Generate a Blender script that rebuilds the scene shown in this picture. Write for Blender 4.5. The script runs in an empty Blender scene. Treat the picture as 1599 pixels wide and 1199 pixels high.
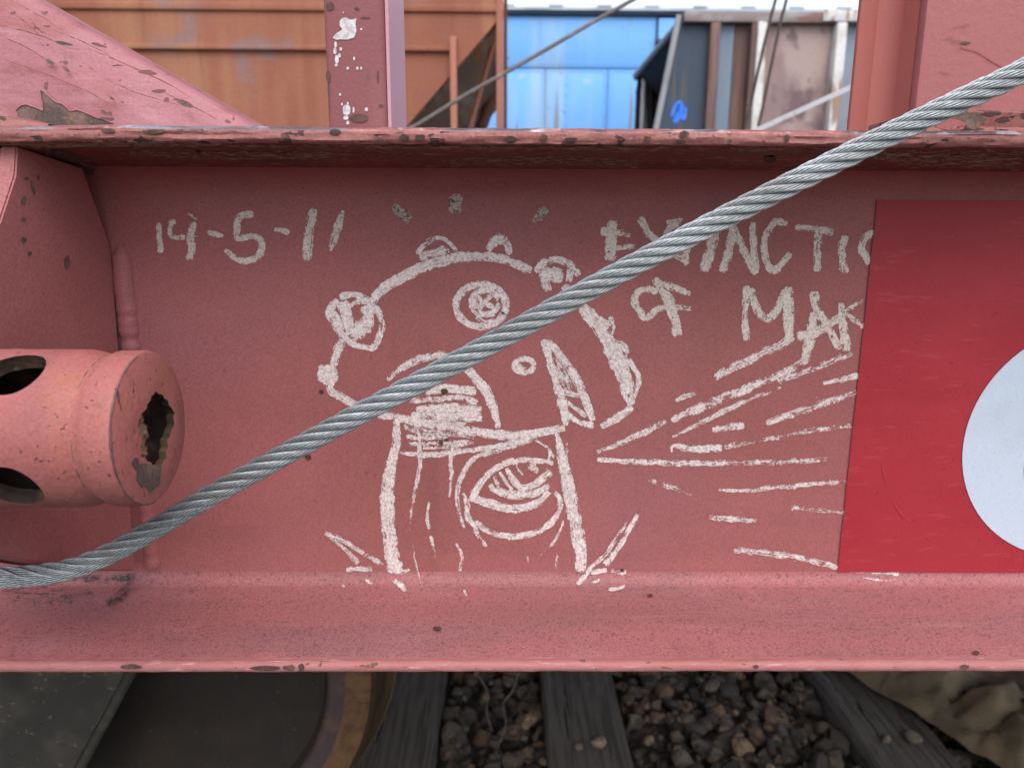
import bpy, bmesh, math, random
import numpy as np
from mathutils import Vector, Matrix, noise as mnoise

random.seed(7); rng = np.random.default_rng(11)
S = bpy.context.scene
COL = S.collection

# ------------------------------------------------------------------ camera
W, H, FPX = 1599.0, 1199.0, 1130.0
CAMZ = 1.41                                     # eye height above the tie tops
PITCH, YAW, ROLL = math.radians(12.0), math.radians(0.6), math.radians(0.3)
FW = Vector((math.sin(YAW)*math.cos(PITCH), math.cos(YAW)*math.cos(PITCH), -math.sin(PITCH)))
RT0 = Vector((math.cos(YAW), -math.sin(YAW), 0)); UP0 = RT0.cross(FW)
RT = RT0*math.cos(ROLL) + UP0*math.sin(ROLL); UP = UP0*math.cos(ROLL) - RT0*math.sin(ROLL)
CAM = Vector((0, 0, CAMZ))
cd = bpy.data.cameras.new('camera'); cam = bpy.data.objects.new('camera', cd); COL.objects.link(cam)
cam.matrix_world = Matrix.Translation(CAM) @ Matrix((RT, UP, -FW)).transposed().to_4x4()
cd.sensor_fit = 'HORIZONTAL'; cd.sensor_width = 36; cd.lens = FPX/W*36
cd.clip_start = 0.02; cd.clip_end = 3000
cd.dof.use_dof = True; cd.dof.focus_distance = 0.54; cd.dof.aperture_fstop = 9.0
S.camera = cam

# ------------------------------------------------------------------ light
SUN_AZ, SUN_EL = math.radians(172), math.radians(52)      # azimuth from +Y towards +X
world = bpy.data.worlds.new('World'); S.world = world; world.use_nodes = True
wn = world.node_tree.nodes; wl = world.node_tree.links
sky = wn.new('ShaderNodeTexSky'); sky.sky_type = 'NISHITA'; sky.sun_disc = False
sky.sun_elevation = SUN_EL; sky.sun_rotation = SUN_AZ; sky.dust_density = 1.2; sky.air_density = 1.0; sky.ozone_density = 1.0
hs = wn.new('ShaderNodeHueSaturation'); hs.inputs['Saturation'].default_value = 0.42
wl.new(sky.outputs[0], hs.inputs['Color']); wl.new(hs.outputs[0], wn['Background'].inputs[0])
wn['Background'].inputs[1].default_value = 0.15
sd = bpy.data.lights.new('sun', 'SUN'); sd.energy = 1.3; sd.angle = math.radians(50); sd.color = (1, .96, .9)
sun = bpy.data.objects.new('sun', sd); COL.objects.link(sun)
sv = Vector((math.sin(SUN_AZ)*math.cos(SUN_EL), math.cos(SUN_AZ)*math.cos(SUN_EL), math.sin(SUN_EL)))
sun.location = sv*30; sun.rotation_euler = sv.to_track_quat('Z', 'Y').to_euler()
S.view_settings.view_transform = 'Standard'; S.view_settings.look = 'None'
S.view_settings.exposure = 1.0; S.view_settings.gamma = 1.0
S.cycles.adaptive_threshold = 0.02; S.cycles.max_bounces = 4; S.cycles.diffuse_bounces = 3; S.cycles.glossy_bounces = 2; S.cycles.transparent_max_bounces = 10

# ------------------------------------------------------------------ helpers
def ray(px, py):
    return RT*((px-W/2)/FPX) - UP*((py-H/2)/FPX) + FW
def onY(px, py, Y):                              # survey point on the upright plane Y
    d = ray(px, py); return CAM + d*(Y/d.y)
def onX(px, py, X):
    d = ray(px, py); return CAM + d*(X/d.x)
def onZ(px, py, Z):
    d = ray(px, py); return CAM + d*((Z-CAMZ)/d.z)

def tag(o, label=None, cat=None, group=None, kind=None):
    if label: o['label'] = label
    if cat: o['category'] = cat
    if group: o['group'] = group
    if kind: o['kind'] = kind
    return o
def empty(name, loc=(0, 0, 0)):
    o = bpy.data.objects.new(name, None); COL.objects.link(o); o.location = loc; o.empty_display_size = .05
    return o
def root_offset(p):
    v = Vector((0, 0, 0))
    while p: v += p.location; p = p.parent
    return v
def link(name, me, parent=None, mats=()):
    for m in mats: me.materials.append(m)
    o = bpy.data.objects.new(name, me); COL.objects.link(o)
    if parent:
        o.parent = parent; r = parent
        while r.parent: r = r.parent
        if parent is r: o.matrix_parent_inverse = Matrix.Translation(-r.location)
    return o
def mesh(name, v, f, mats, parent=None, smooth=False, idx=None):
    me = bpy.data.meshes.new(name); me.from_pydata([tuple(x) for x in v], [], f); me.update()
    if idx is not None: me.polygons.foreach_set('material_index', idx)
    if smooth: me.polygons.foreach_set('use_smooth', [True]*len(me.polygons))
    if not isinstance(mats, (list, tuple)): mats = [mats]
    return link(name, me, parent, mats)
def bmo(name, bm, mats, parent=None, smooth=False):
    bm.normal_update(); bmesh.ops.recalc_face_normals(bm, faces=bm.faces[:])
    if bm.calc_volume(signed=True) < 0 and all(e.is_manifold for e in bm.edges): bmesh.ops.reverse_faces(bm, faces=bm.faces[:])
    me = bpy.data.meshes.new(name); bm.to_mesh(me); bm.free()
    if smooth: me.polygons.foreach_set('use_smooth', [True]*len(me.polygons))
    if not isinstance(mats, (list, tuple)): mats = [mats]
    return link(name, me, parent, mats)
def smooth_by_angle(o, deg=35):
    me = o.data; me.polygons.foreach_set('use_smooth', [True]*len(me.polygons))
    me.set_sharp_from_angle(angle=math.radians(deg))
def box_bm(x0, x1, y0, y1, z0, z1, bev=0, seg=2, bm=None):
    bm2 = bmesh.new(); bmesh.ops.create_cube(bm2, size=1)
    for v in bm2.verts:
        v.co = Vector((x0+(v.co.x+.5)*(x1-x0), y0+(v.co.y+.5)*(y1-y0), z0+(v.co.z+.5)*(z1-z0)))
    if bev: bmesh.ops.bevel(bm2, geom=bm2.edges[:], offset=bev, segments=seg, affect='EDGES', profile=.5)
    if bm is None: return bm2
    t = bpy.data.meshes.new('t'); bm2.to_mesh(t); bm2.free(); bm.from_mesh(t); bpy.data.meshes.remove(t); return bm
def box(name, x0, x1, y0, y1, z0, z1, m, parent=None, bev=0, seg=2):
    o = bmo(name, box_bm(x0, x1, y0, y1, z0, z1, bev, seg), m, parent)
    if bev: smooth_by_angle(o)
    return o
def prism(name, pts, vec, m, parent=None, bev=0):
    """closed outline pts (3D, planar) pushed along vec"""
    bm = bmesh.new(); vec = Vector(vec)
    a = [bm.verts.new(p) for p in pts]; b = [bm.verts.new(Vector(p)+vec) for p in pts]
    n = len(a); bm.faces.new(a); bm.faces.new(b[::-1])
    for i in range(n): bm.faces.new((a[i], a[(i+1) % n], b[(i+1) % n], b[i]))
    bmesh.ops.recalc_face_normals(bm, faces=bm.faces[:])
    if bev: bmesh.ops.bevel(bm, geom=bm.edges[:], offset=bev, segments=2, affect='EDGES')
    o = bmo(name, bm, m, parent)
    if bev: smooth_by_angle(o, 40)
    return o
def catmull(P, n=8):
    P = [np.array(p, float) for p in P]; Q = [2*P[0]-P[1]] + P + [2*P[-1]-P[-2]]; out = []
    for i in range(1, len(Q)-2):
        p0, p1, p2, p3 = Q[i-1:i+3]
        for k in range(n):
            t = k/n
            out.append(.5*((2*p1)+(-p0+p2)*t+(2*p0-5*p1+4*p2-p3)*t*t+(-p0+3*p1-3*p2+p3)*t**3))
    out.append(P[-1]); return np.array(out)
def tube_arrays(path, r, sides=8, phase=0.0):
    """path (n,3) -> verts, quads; r scalar or array"""
    path = np.asarray(path, float); n = len(path)
    T = np.gradient(path, axis=0); T /= np.linalg.norm(T, axis=1)[:, None]
    ref = np.array([0, 1, 0.]) if abs(T[:, 1]).mean() < .8 else np.array([0, 0, 1.])
    U = np.cross(T, ref); U /= np.linalg.norm(U, axis=1)[:, None]; V = np.cross(T, U)
    a = np.linspace(0, 2*np.pi, sides, endpoint=False)+phase
    r = np.broadcast_to(np.asarray(r, float), (n,))
    v = path[:, None, :] + r[:, None, None]*(np.cos(a)[None, :, None]*U[:, None, :]+np.sin(a)[None, :, None]*V[:, None, :])
    v = v.reshape(-1, 3)
    i = np.arange(n-1)[:, None]*sides; j = np.arange(sides)[None, :]; k = (j+1) % sides
    q = np.stack([i+j, i+k, i+sides+k, i+sides+j], -1).reshape(-1, 4)
    return v, q
def np_mesh(name, v, faces, mats, parent=None, smooth=True):
    v = np.asarray(v, np.float32); faces = np.asarray(faces, np.int32); k = faces.shape[1]
    me = bpy.data.meshes.new(name); me.vertices.add(len(v)); me.vertices.foreach_set('co', v.ravel())
    me.loops.add(faces.size); me.loops.foreach_set('vertex_index', faces.ravel())
    me.polygons.add(len(faces)); me.polygons.foreach_set('loop_start', np.arange(0, faces.size, k, dtype=np.int32))
    me.polygons.foreach_set('loop_total', np.full(len(faces), k, np.int32))
    me.polygons.foreach_set('use_smooth', np.full(len(faces), smooth, bool)); me.update(calc_edges=True)
    if not isinstance(mats, (list, tuple)): mats = [mats]
    return link(name, me, parent, mats)
def tube(name, path, r, m, parent=None, sides=10):
    v, q = tube_arrays(path, r, sides); return np_mesh(name, v, q, m, parent)
def lathe(name, prof, origin, axis, m, parent=None, n=64, idx=None, ang=35):
    """prof: list of (r, along); axis 'X' or 'Y'"""
    v = []; f = []; mi = []
    for r, t in prof:
        for i in range(n):
            a = 2*math.pi*i/n; c, s = r*math.cos(a), r*math.sin(a)
            p = (t, c, s) if axis == 'X' else (c, t, s)
            v.append((origin[0]+p[0], origin[1]+p[1], origin[2]+p[2]))
    for k in range(len(prof)-1):
        for i in range(n):
            j = (i+1) % n; f.append((k*n+i, k*n+j, (k+1)*n+j, (k+1)*n+i)); mi.append(idx[k] if idx else 0)
    f.append(tuple(range(n))[::-1]); mi.append(idx[0] if idx else 0)
    f.append(tuple((len(prof)-1)*n+i for i in range(n))); mi.append(idx[-1] if idx else 0)
    bm = bmesh.new(); vs = [bm.verts.new(p) for p in v]
    for k, q in enumerate(f): bm.faces.new([vs[i] for i in q]).material_index = mi[k]
    o = bmo(name, bm, m, parent); smooth_by_angle(o, ang); return o
def children(o): return [c for c in bpy.data.objects if c.parent == o]
def copy_tree(o, parent=None):
    c = o.copy(); COL.objects.link(c)
    if parent: c.parent = parent; c.matrix_parent_inverse = o.matrix_parent_inverse
    for ch in children(o): copy_tree(ch, c)
    return c

# ------------------------------------------------------------------ materials
def srgb(r, g, b):
    return tuple((c/255/12.92 if c/255 <= .04045 else ((c/255+.055)/1.055)**2.4) for c in (r, g, b))
class NT:
    def __init__(s, name):
        s.m = bpy.data.materials.new(name); s.m.use_nodes = True; s.t = s.m.node_tree; s.N = s.t.nodes; s.L = s.t.links
        s.b = s.N['Principled BSDF']; s.tc = s.N.new('ShaderNodeTexCoord')
    def n(s, ty, **kw):
        o = s.N.new(ty)
        for k, v in kw.items(): setattr(o, k, v)
        return o
    def link(s, a, b): s.L.new(a, b)
    def noise(s, scale, detail=3, rough=.6, dist=0, off=(0, 0, 0)):
        mp = s.n('ShaderNodeMapping'); s.link(s.tc.outputs['Object'], mp.inputs[0])
        if not isinstance(scale, (tuple, list)): scale = (scale,)*3
        mp.inputs['Scale'].default_value = scale; mp.inputs['Location'].default_value = off
        t = s.n('ShaderNodeTexNoise'); s.link(mp.outputs[0], t.inputs['Vector']); t.inputs['Scale'].default_value = 1
        t.inputs['Detail'].default_value = detail; t.inputs['Roughness'].default_value = rough; t.inputs['Distortion'].default_value = dist
        return t.outputs['Fac']
    def ramp(s, src, lo, hi, amt=1.0):
        r = s.n('ShaderNodeMapRange', interpolation_type='SMOOTHSTEP'); s.link(src, r.inputs[0])
        r.inputs[1].default_value = lo; r.inputs[2].default_value = hi; r.inputs[3].default_value = 0; r.inputs[4].default_value = amt
        return r.outputs[0]
    def math(s, op, a, b=None):
        m = s.n('ShaderNodeMath', operation=op)
        for i, x in enumerate((a, b)):
            if x is None: continue
            if isinstance(x, (int, float)): m.inputs[i].default_value = x
            else: s.link(x, m.inputs[i])
        return m.outputs[0]
    def mix(s, fac, a, b, mode='MIX'):
        m = s.n('ShaderNodeMix', data_type='RGBA', blend_type=mode)
        if isinstance(fac, (int, float)): m.inputs[0].default_value = fac
        else: s.link(fac, m.inputs[0])
        for i, x in ((6, a), (7, b)):
            if isinstance(x, tuple): m.inputs[i].default_value = (*x[:3], 1)
            else: s.link(x, m.inputs[i])
        return m.outputs[2]
    def bump(s, h, dist, strength=1, prev=None):
        b = s.n('ShaderNodeBump'); b.inputs['Distance'].default_value = dist; b.inputs['Strength'].default_value = strength
        s.link(h, b.inputs['Height'])
        if prev: s.link(prev, b.inputs['Normal'])
        return b.outputs[0]
def surf(name, base, layers=(), rough=.55, speck=.0, speck_scale=700, bump=.0, bump_scale=600, bumps=(), metallic=0, spec=.22):
    """base colour + noise-driven layers (colour, scale, lo, hi, amount[, roughness])"""
    k = NT(name); c = base; rr = rough; chip_h = None
    for i, L in enumerate(layers):
        col, sc, lo, hi, amt = L[:5]
        f = k.ramp(k.noise(sc, 2.5, .62, 0, (i*3.1, i*1.7, i*5.3)), lo, hi, amt)
        c = k.mix(f, c, col)
        if len(L) > 5:
            m = k.n('ShaderNodeMix', data_type='FLOAT'); k.link(f, m.inputs[0])
            if isinstance(rr, float): m.inputs[2].default_value = rr
            else: k.link(rr, m.inputs[2])
            m.inputs[3].default_value = L[5]; rr = m.outputs[0]
        if len(L) > 6: chip_h = f if chip_h is None else k.math('MAXIMUM', chip_h, f)
    if speck:
        f = k.noise(speck_scale, 2, .7); g = k.ramp(f, .25, .75, 1)
        g = k.math('MULTIPLY_ADD', g, 2*speck); k.N[-1].inputs[2].default_value = 1-speck
        cm = k.n('ShaderNodeCombineColor'); [k.link(g, cm.inputs[i]) for i in range(3)]
        c = k.mix(1.0, c, cm.outputs[0], 'MULTIPLY')
    if isinstance(c, tuple): k.b.inputs['Base Color'].default_value = (*c[:3], 1)
    else: k.link(c, k.b.inputs['Base Color'])
    if isinstance(rr, float): k.b.inputs['Roughness'].default_value = rr
    else: k.link(rr, k.b.inputs['Roughness'])
    k.b.inputs['Metallic'].default_value = metallic; k.b.inputs['Specular IOR Level'].default_value = spec
    prev = None
    if bump: prev = k.bump(k.noise(bump_scale, 1.5, .6), bump, 1, prev)
    for sc, d in bumps: prev = k.bump(k.noise(sc, 2, .55), d, 1, prev)
    if chip_h is not None:
        prev = k.bump(k.math('SUBTRACT', 1.0, chip_h), .0006, 1, prev)
    if prev: k.link(prev, k.b.inputs['Normal'])
    return k.m

RED = (.272, .089, .088); RED2 = (.310, .102, .100); RED3 = (.212, .071, .071)
BARE = (.085, .062, .055); RUST = (.20, .075, .028)
M = {}
M['web'] = surf('primer paint web', RED, [((.235, .082, .072), (1.6, 1.6, .7), .45, .62, .6), ((.20, .07, .066), (22, 22, 1.6), .60, .74, .45), (RED2, 5, .4, .65, .7), ((.245, .093, .105), 3, .5, .7, .6), (RED3, (3, 3, 18), .55, .75, .35),
        ((.11, .045, .045), 300, .66, .72, .55), ((.55, .48, .45), 130, .80, .82, .8)], .5, .17, 720, .00016, 500)
M['dusty'] = surf('dusty primer flange', (.318, .110, .111), [((.25, .108, .116), (5, 20, 20), .4, .7, .8), ((.345, .15, .157), (9, 30, 30), .52, .74, .5), ((.215, .085, .082), (1.5, 9, 9), .5, .68, .5),
        ((.065, .040, .048), 380, .55, .69, .65), ((.095, .052, .06), 170, .58, .74, .5), ((.34, .12, .12), (60, 8, 8), .62, .72, .5), ((.36, .13, .13), (6, 260, 260), .64, .70, .5), ((.7, .65, .62), 150, .79, .81, .9)],
        .55, .22, 600, .00025, 450)
M['under'] = surf('grimy shade-dark underside', (.15, .042, .038), [((.19, .056, .05), 8, .45, .7, .7), ((.065, .03, .026), (6, 60, 60), .5, .7, .6),
        ((.32, .24, .15), (130, 380, 380), .61, .67, .9), ((.10, .062, .04), (4, 40, 40), .5, .66, .6), ((.28, .205, .13), (50, 150, 150), .62, .67, .8)], .7, .2, 500, .0002, 400)  # base darkened for the shade under the flange; flecks are grime
M['lip'] = surf('chipped primer lip', (.265, .105, .095), [(RED3, 30, .45, .7, .6), ((.21, .085, .06), (25, 60, 60), .55, .7, .5), ((.075, .042, .038), (42, 75, 75), .615, .635, 1, .8, 1),
        ((.11, .065, .055), (130, 190, 190), .65, .67, .9, .8, 1), ((.33, .25, .17), (90, 300, 300), .68, .70, .6)], .5, .18, 500, .0003, 300, [((60, 120, 120), .0010)])
M['worn'] = surf('worn steel edge', (.24, .22, .25), [((.12, .08, .08), (14, 60, 60), .42, .60, 1), ((.29, .115, .11), (26, 80, 80), .50, .54, 1), ((.42, .41, .45), (50, 90, 90), .6, .7, .7)],
        .38, .2, 500, .0003, 300, metallic=.35)
M['plate'] = surf('primer plate', (.325, .120, .118), [(RED, 4, .4, .7, .7), ((.27, .095, .085), 7, .5, .75, .5), ((.12, .06, .05), 150, .72, .75, .8)], .5, .18, 560, .0002, 500)
M['drum'] = surf('weathered primer drum', (.315, .103, .092), [((.345, .13, .125), 14, .42, .68, .6), ((.31, .112, .06), 26, .52, .70, .7), ((.25, .085, .088), (40, 8, 8), .5, .7, .6),
        ((.17, .075, .055), 60, .64, .76, .6), ((.10, .05, .04), 260, .67, .71, .9, .8, 1), ((.09, .045, .04), (50, 170, 50), .685, .715, .9, .8, 1)], .52, .13, 520, .0004, 260, [(45, .0010)])
M['rust_shade'] = surf('rusty shaded hollow', (.045, .027, .020), [((.10, .058, .036), 60, .45, .65, 1), ((.02, .014, .012), 40, .5, .6, .9), ((.17, .14, .12), 90, .66, .70, .7)], .7, .2, 400, .001, 120)  # rust, darkened to carry the shade inside recesses
M['brace'] = surf('scraped primer brace', (.33, .13, .148), [((.26, .08, .078), (12, 12, 30), .52, .66, .7), ((.37, .175, .19), 6, .45, .7, .6), ((.34, .14, .09), 9, .6, .72, .6),
        ((.15, .08, .075), 70, .675, .69, .9, .8, 1), ((.40, .21, .23), (18, 18, 60), .6, .72, .5), ((.12, .06, .055), (26, 26, 90), .665, .68, .9, .8, 1)], .42, .13, 600, .0004, 260, [(30, .0016), ((60, 60, 160), .0008)])
M['scratch'] = surf('dark scratch', (.10, .05, .045), rough=.7, speck=.3, speck_scale=300)
M['scuff'] = surf('red scuff', (.26, .075, .06), rough=.6, speck=.2, speck_scale=300)
M['bare'] = surf('bare rusty steel', BARE, [((.16, .10, .085), 40, .4, .65, 1), ((.22, .12, .07), 90, .6, .7, .7)], .7, .25, 500, .0005, 300)
M['chip'] = surf('dark chip', (.055, .032, .028), [((.10, .055, .042), 120, .45, .65, .9)], .75, .2, 400, .0005, 300)
M['post'] = surf('soiled primer post', (.235, .085, .09), [((.16, .07, .07), (20, 20, 5), .5, .68, .8), ((.13, .08, .095), (40, 40, 12), .60, .68, .85), ((.29, .125, .125), (14, 14, 2), .5, .7, .6)], .5, .1, 600, .0004, 200)
M['skylit'] = surf('clean pink primer', (.50, .27, .31), [((.47, .24, .28), 5, .4, .7, .6)], .4, .05, 800, .0002, 300)  # same primer, lightened in colour for the sky light on the post's side
M['column'] = surf('primer column', (.37, .14, .142), [((.32, .115, .118), 5, .45, .7, .6), ((.43, .19, .19), (14, 14, 3), .55, .7, .6), ((.17, .085, .085), (22, 22, 4), .62, .72, .7), ((.22, .075, .07), (20, 20, 50), .62, .68, .5)], .5, .08, 800, .0004, 200)
M['column_red'] = surf('lit primer return', (.39, .122, .105), [((.44, .155, .13), 5, .4, .7, .6)], .5, .06, 800, .0002, 300)  # light reflected onto the return is put into this warmer colour
M['white_smear'] = surf('white dried splash', (.52, .50, .50), [((.33, .29, .29), 160, .5, .62, .7)], .6, .1, 400, .001, 150)
M['decal'] = surf('red vinyl', (.285, .022, .032), [((.32, .028, .038), 7, .4, .7, .6), ((.245, .018, .026), (5, 5, 14), .5, .72, .6), ((.15, .02, .025), 170, .68, .72, .7), ((.36, .06, .07), (30, 30, 200), .60, .70, .4), ((.20, .03, .03), (4, 4, 3), .52, .7, .35), ((.75, .55, .55), 150, .79, .82, .7)], .45, .08, 700, .0002, 300, [(25, .0008)])
M['decal_white'] = surf('white reflective vinyl', (.44, .50, .58), [((.38, .42, .48), 9, .45, .7, .7), ((.24, .26, .30), 420, .63, .70, .6), ((.62, .52, .45), 12, .62, .75, .4)], .4, .05, 700, .0001, 300)
M['decal_dark'] = surf('dark print', (.16, .07, .03), rough=.45)
M['steel'] = surf('galvanised wire', (.33, .35, .36), [((.42, .45, .47), 25, .42, .65, .8), ((.27, .25, .23), 30, .56, .74, .6), ((.20, .15, .12), 14, .60, .74, .6), ((.16, .14, .12), 5, .52, .72, .55)], .40, .25, 450, metallic=.7)
M['steel_dark'] = surf('rope core', (.06, .055, .05), rough=.8)
M['old_rope'] = surf('dull wire rope', (.16, .145, .14), [((.26, .25, .26), 20, .5, .7, .7)], .5, .25, 300, .001, 250, metallic=.3)
M['dark_rope'] = surf('dark wire rope', (.07, .055, .05), [((.13, .09, .075), 20, .5, .7, .7)], .6, .25, 300, .001, 250)
M['strap'] = surf('grey steel strap', (.40, .40, .43), [((.28, .26, .27), 25, .5, .7, .7)], .45, .1, 300, metallic=.3)
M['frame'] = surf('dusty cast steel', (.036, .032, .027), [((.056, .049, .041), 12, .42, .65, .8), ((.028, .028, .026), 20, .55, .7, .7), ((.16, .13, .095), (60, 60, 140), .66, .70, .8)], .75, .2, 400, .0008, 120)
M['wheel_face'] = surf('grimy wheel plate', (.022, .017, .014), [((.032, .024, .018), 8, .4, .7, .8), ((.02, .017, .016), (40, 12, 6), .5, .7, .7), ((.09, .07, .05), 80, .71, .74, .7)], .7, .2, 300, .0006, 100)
M['rim'] = surf('rusty rim', (.055, .036, .036), [((.09, .055, .035), 25, .5, .7, .8)], .7, .2, 250, .0008, 120)
M['tread'] = surf('golden rust tread', (.105, .056, .028), [((.06, .032, .024), 30, .45, .65, .8), ((.14, .076, .036), 18, .58, .72, .6)], .55, .2, 200, .001, 90)
M['throat'] = surf('worn brown tread', (.055, .038, .022), [((.03, .022, .015), (10, 40, 10), .45, .65, .8)], .45, .12, 200)
M['flange_tip'] = surf('tan flange', (.12, .085, .045), rough=.6, speck=.2, speck_scale=200)
M['wood'] = surf('weathered tie', (.112, .098, .088), [((.058, .050, .045), (70, 3, 70), .45, .62, .9), ((.175, .155, .14), (45, 2, 45), .55, .72, .7), ((.016, .014, .013), (95, 2.2, 95), .66, .69, 1, .9, 1)], .85, .2, 300, .001, 150, [((80, 3, 80), .004)])
M['rail'] = surf('rail steel', (.10, .06, .04), [((.16, .09, .05), 15, .4, .7, .8)], .6, .2, 200, .0008, 100)
M['ground'] = surf('dark gravel ground', (.05, .046, .042), [((.09, .08, .07), 25, .45, .65, .9), ((.02, .018, .017), 40, .55, .65, .9)], .9, .2, 120, .02, 30)
M['deck'] = surf('steel deck', (.22, .09, .085), [((.15, .08, .06), 4, .45, .7, .8)], .6, .1, 300)
M['cloth'] = surf('dirty tan sheet', (.165, .118, .072), [((.095, .074, .048), 9, .42, .65, .8), ((.20, .165, .12), 14, .55, .72, .6), ((.06, .05, .035), 22, .6, .75, .6)], .75, .15, 250, .0015, 60)

def stones_mat():
    k = NT('ballast stone'); at = k.n('ShaderNodeAttribute', attribute_name='tint')
    c = k.mix(k.ramp(k.noise(70, 4, .6), .35, .7, .6), at.outputs['Color'], (.03, .027, .025))
    c = k.mix(k.ramp(k.noise(160, 3, .6), .55, .7, .4), c, (.16, .13, .10))
    k.link(c, k.b.inputs['Base Color']); k.b.inputs['Roughness'].default_value = .75
    k.link(k.bump(k.noise(150, 4, .6), .003), k.b.inputs['Normal']); return k.m
M['stone'] = stones_mat()

def chalk(name, c1, c2, dark=None):
    """opaque dry paint: breaks up into flecks at its edges and where the brush ran dry"""
    k = NT(name); uv = k.n('ShaderNodeUVMap', uv_map='stroke'); sp = k.n('ShaderNodeSeparateXYZ'); k.link(uv.outputs[0], sp.inputs[0])
    at = k.n('ShaderNodeAttribute', attribute_name='dens')
    v = k.math('MAXIMUM', k.math('ABSOLUTE', sp.outputs[1]), sp.outputs[0])
    fall = k.math('MULTIPLY', k.math('POWER', v, 3.0), -.62)
    n1 = k.math('MULTIPLY', k.math('SUBTRACT', k.noise(420, 5, .85), .5), 3.6)
    n2 = k.math('MULTIPLY', k.math('SUBTRACT', k.noise(120, 2, .5, 0, (5, 2, 1)), .5), 1.6)
    a1 = k.n('ShaderNodeAttribute', attribute_name='along'); a2 = k.n('ShaderNodeAttribute', attribute_name='across'); cv = k.n('ShaderNodeCombineXYZ')
    k.link(k.math('MULTIPLY', a1.outputs['Fac'], 90.0), cv.inputs[0]); k.link(k.math('MULTIPLY', a2.outputs['Fac'], 900.0), cv.inputs[1])
    ns = k.n('ShaderNodeTexNoise'); ns.inputs['Scale'].default_value = 1; ns.inputs['Detail'].default_value = 2; k.link(cv.outputs[0], ns.inputs['Vector'])
    n3 = k.math('MULTIPLY', k.math('SUBTRACT', ns.outputs['Fac'], .5), 2.6)
    val = k.math('ADD', k.math('ADD', k.math('ADD', at.outputs['Fac'], fall), n3), k.math('ADD', n1, n2))
    a = k.ramp(val, .36, .48)
    c = k.mix(k.ramp(k.noise(500, 3, .65, 0, (2, 9, 4)), .40, .66), c1, c2)
    c = k.mix(k.ramp(ns.outputs['Fac'], .56, .68, .65), c, (.27, .19, .18))
    if dark: c = k.mix(k.ramp(k.noise(330, 3, .6, 0, (3, 3, 8)), dark[1], dark[1]+.1, .95), c, dark[0])
    k.link(c, k.b.inputs['Base Color']); k.b.inputs['Roughness'].default_value = .8; k.link(a, k.b.inputs['Alpha'])
    return k.m
M['chalk'] = chalk('dry white paint', (.68, .585, .56), (.43, .34, .32))
M['chalk_shaded'] = chalk('dirty shaded white paint', (.62, .53, .475), (.44, .37, .32), ((.09, .07, .055), .61))  # white paint greyed as it looks in shade, plus dark specks
M['chalk_black'] = chalk('blackened paint dab', (.42, .36, .31), (.26, .21, .18), ((.035, .028, .025), .53))
M['blue_spray'] = chalk('blue spray paint', (.02, .16, .72), (.03, .20, .80))

# ------------------------------------------------------------------ ground, ties, rails
g = mesh('ground', [(-400, -400, -.10), (400, -400, -.10), (400, 600, -.10), (-400, 600, -.10)], [(0, 1, 2, 3)], M['ground']); tag(g, kind='structure')
TX = lambda px: onZ(px, 1110, 0).x
TIES = [((TX(570)+TX(687))/2, TX(687)-TX(570), 'weathered dark tie half hidden behind the rusty wheel'),
        ((TX(850)+TX(970))/2, TX(970)-TX(850), 'weathered dark tie with pale stones on it, below the face drawing'),
        ((TX(1312)+TX(1432))/2, TX(1432)-TX(1312), 'weathered tie beside the crumpled tan sheet'),
        (1.80, .22, 'weathered tie under the far side of the tan sheet'),
        (-.93, .22, 'weathered tie under the rusty wheel')]
def tie(xc, w, label, seed):
    bm = bmesh.new(); nx, ny = 5, 60; y0, y1 = .78, 3.38
    r = random.Random(seed); zt = [[r.gauss(0, .0018) for _ in range(nx)] for _ in range(ny)]
    ring = []
    for j in range(ny):
        y = y0+(y1-y0)*j/(ny-1); wob = .004*mnoise.noise(Vector((y*4, seed, 0)))
        pts = [(-w/2+wob, -.17), (-w/2+wob, -.012)]
        for i in range(nx): pts.append((-w/2+.008+(w-.016)*i/(nx-1)+wob, zt[j][i]))
        pts += [(w/2+wob, -.012), (w/2+wob, -.17)]
        ring.append([bm.verts.new((x, y, z)) for x, z in pts])
    n = len(ring[0])
    for j in range(ny-1):
        for i in range(n): bm.faces.new((ring[j][i], ring[j][(i+1) % n], ring[j+1][(i+1) % n], ring[j+1][i]))
    bm.faces.new(ring[0]); bm.faces.new(ring[-1][::-1])
    o = bmo('railway_tie', bm, M['wood']); o.location = (xc, 0, 0); smooth_by_angle(o, 40)
    tag(o, label, 'tie', 'ties under the flatcar'); return o
for i, (x, w, l) in enumerate(TIES): tie(x, w, l, i+3)

def rail(y, label):
    prof = [(-.07, 0), (.07, 0), (.07, .012), (.012, .03), (.009, .125), (.035, .137), (.037, .165), (.028, .172), (-.028, .172), (-.037, .165), (-.035, .137), (-.009, .125), (-.012, .03), (-.07, .012)]
    o = prism('rail', [(-6, y+a, b+.002) for a, b in prof], (12, 0, 0), M['rail']); tag(o, label, 'rail', 'rails of the nearest track')
rail(1.262, 'rusty near rail carrying the flatcar wheel'); rail(2.77, 'rusty far rail of the nearest track')

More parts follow.
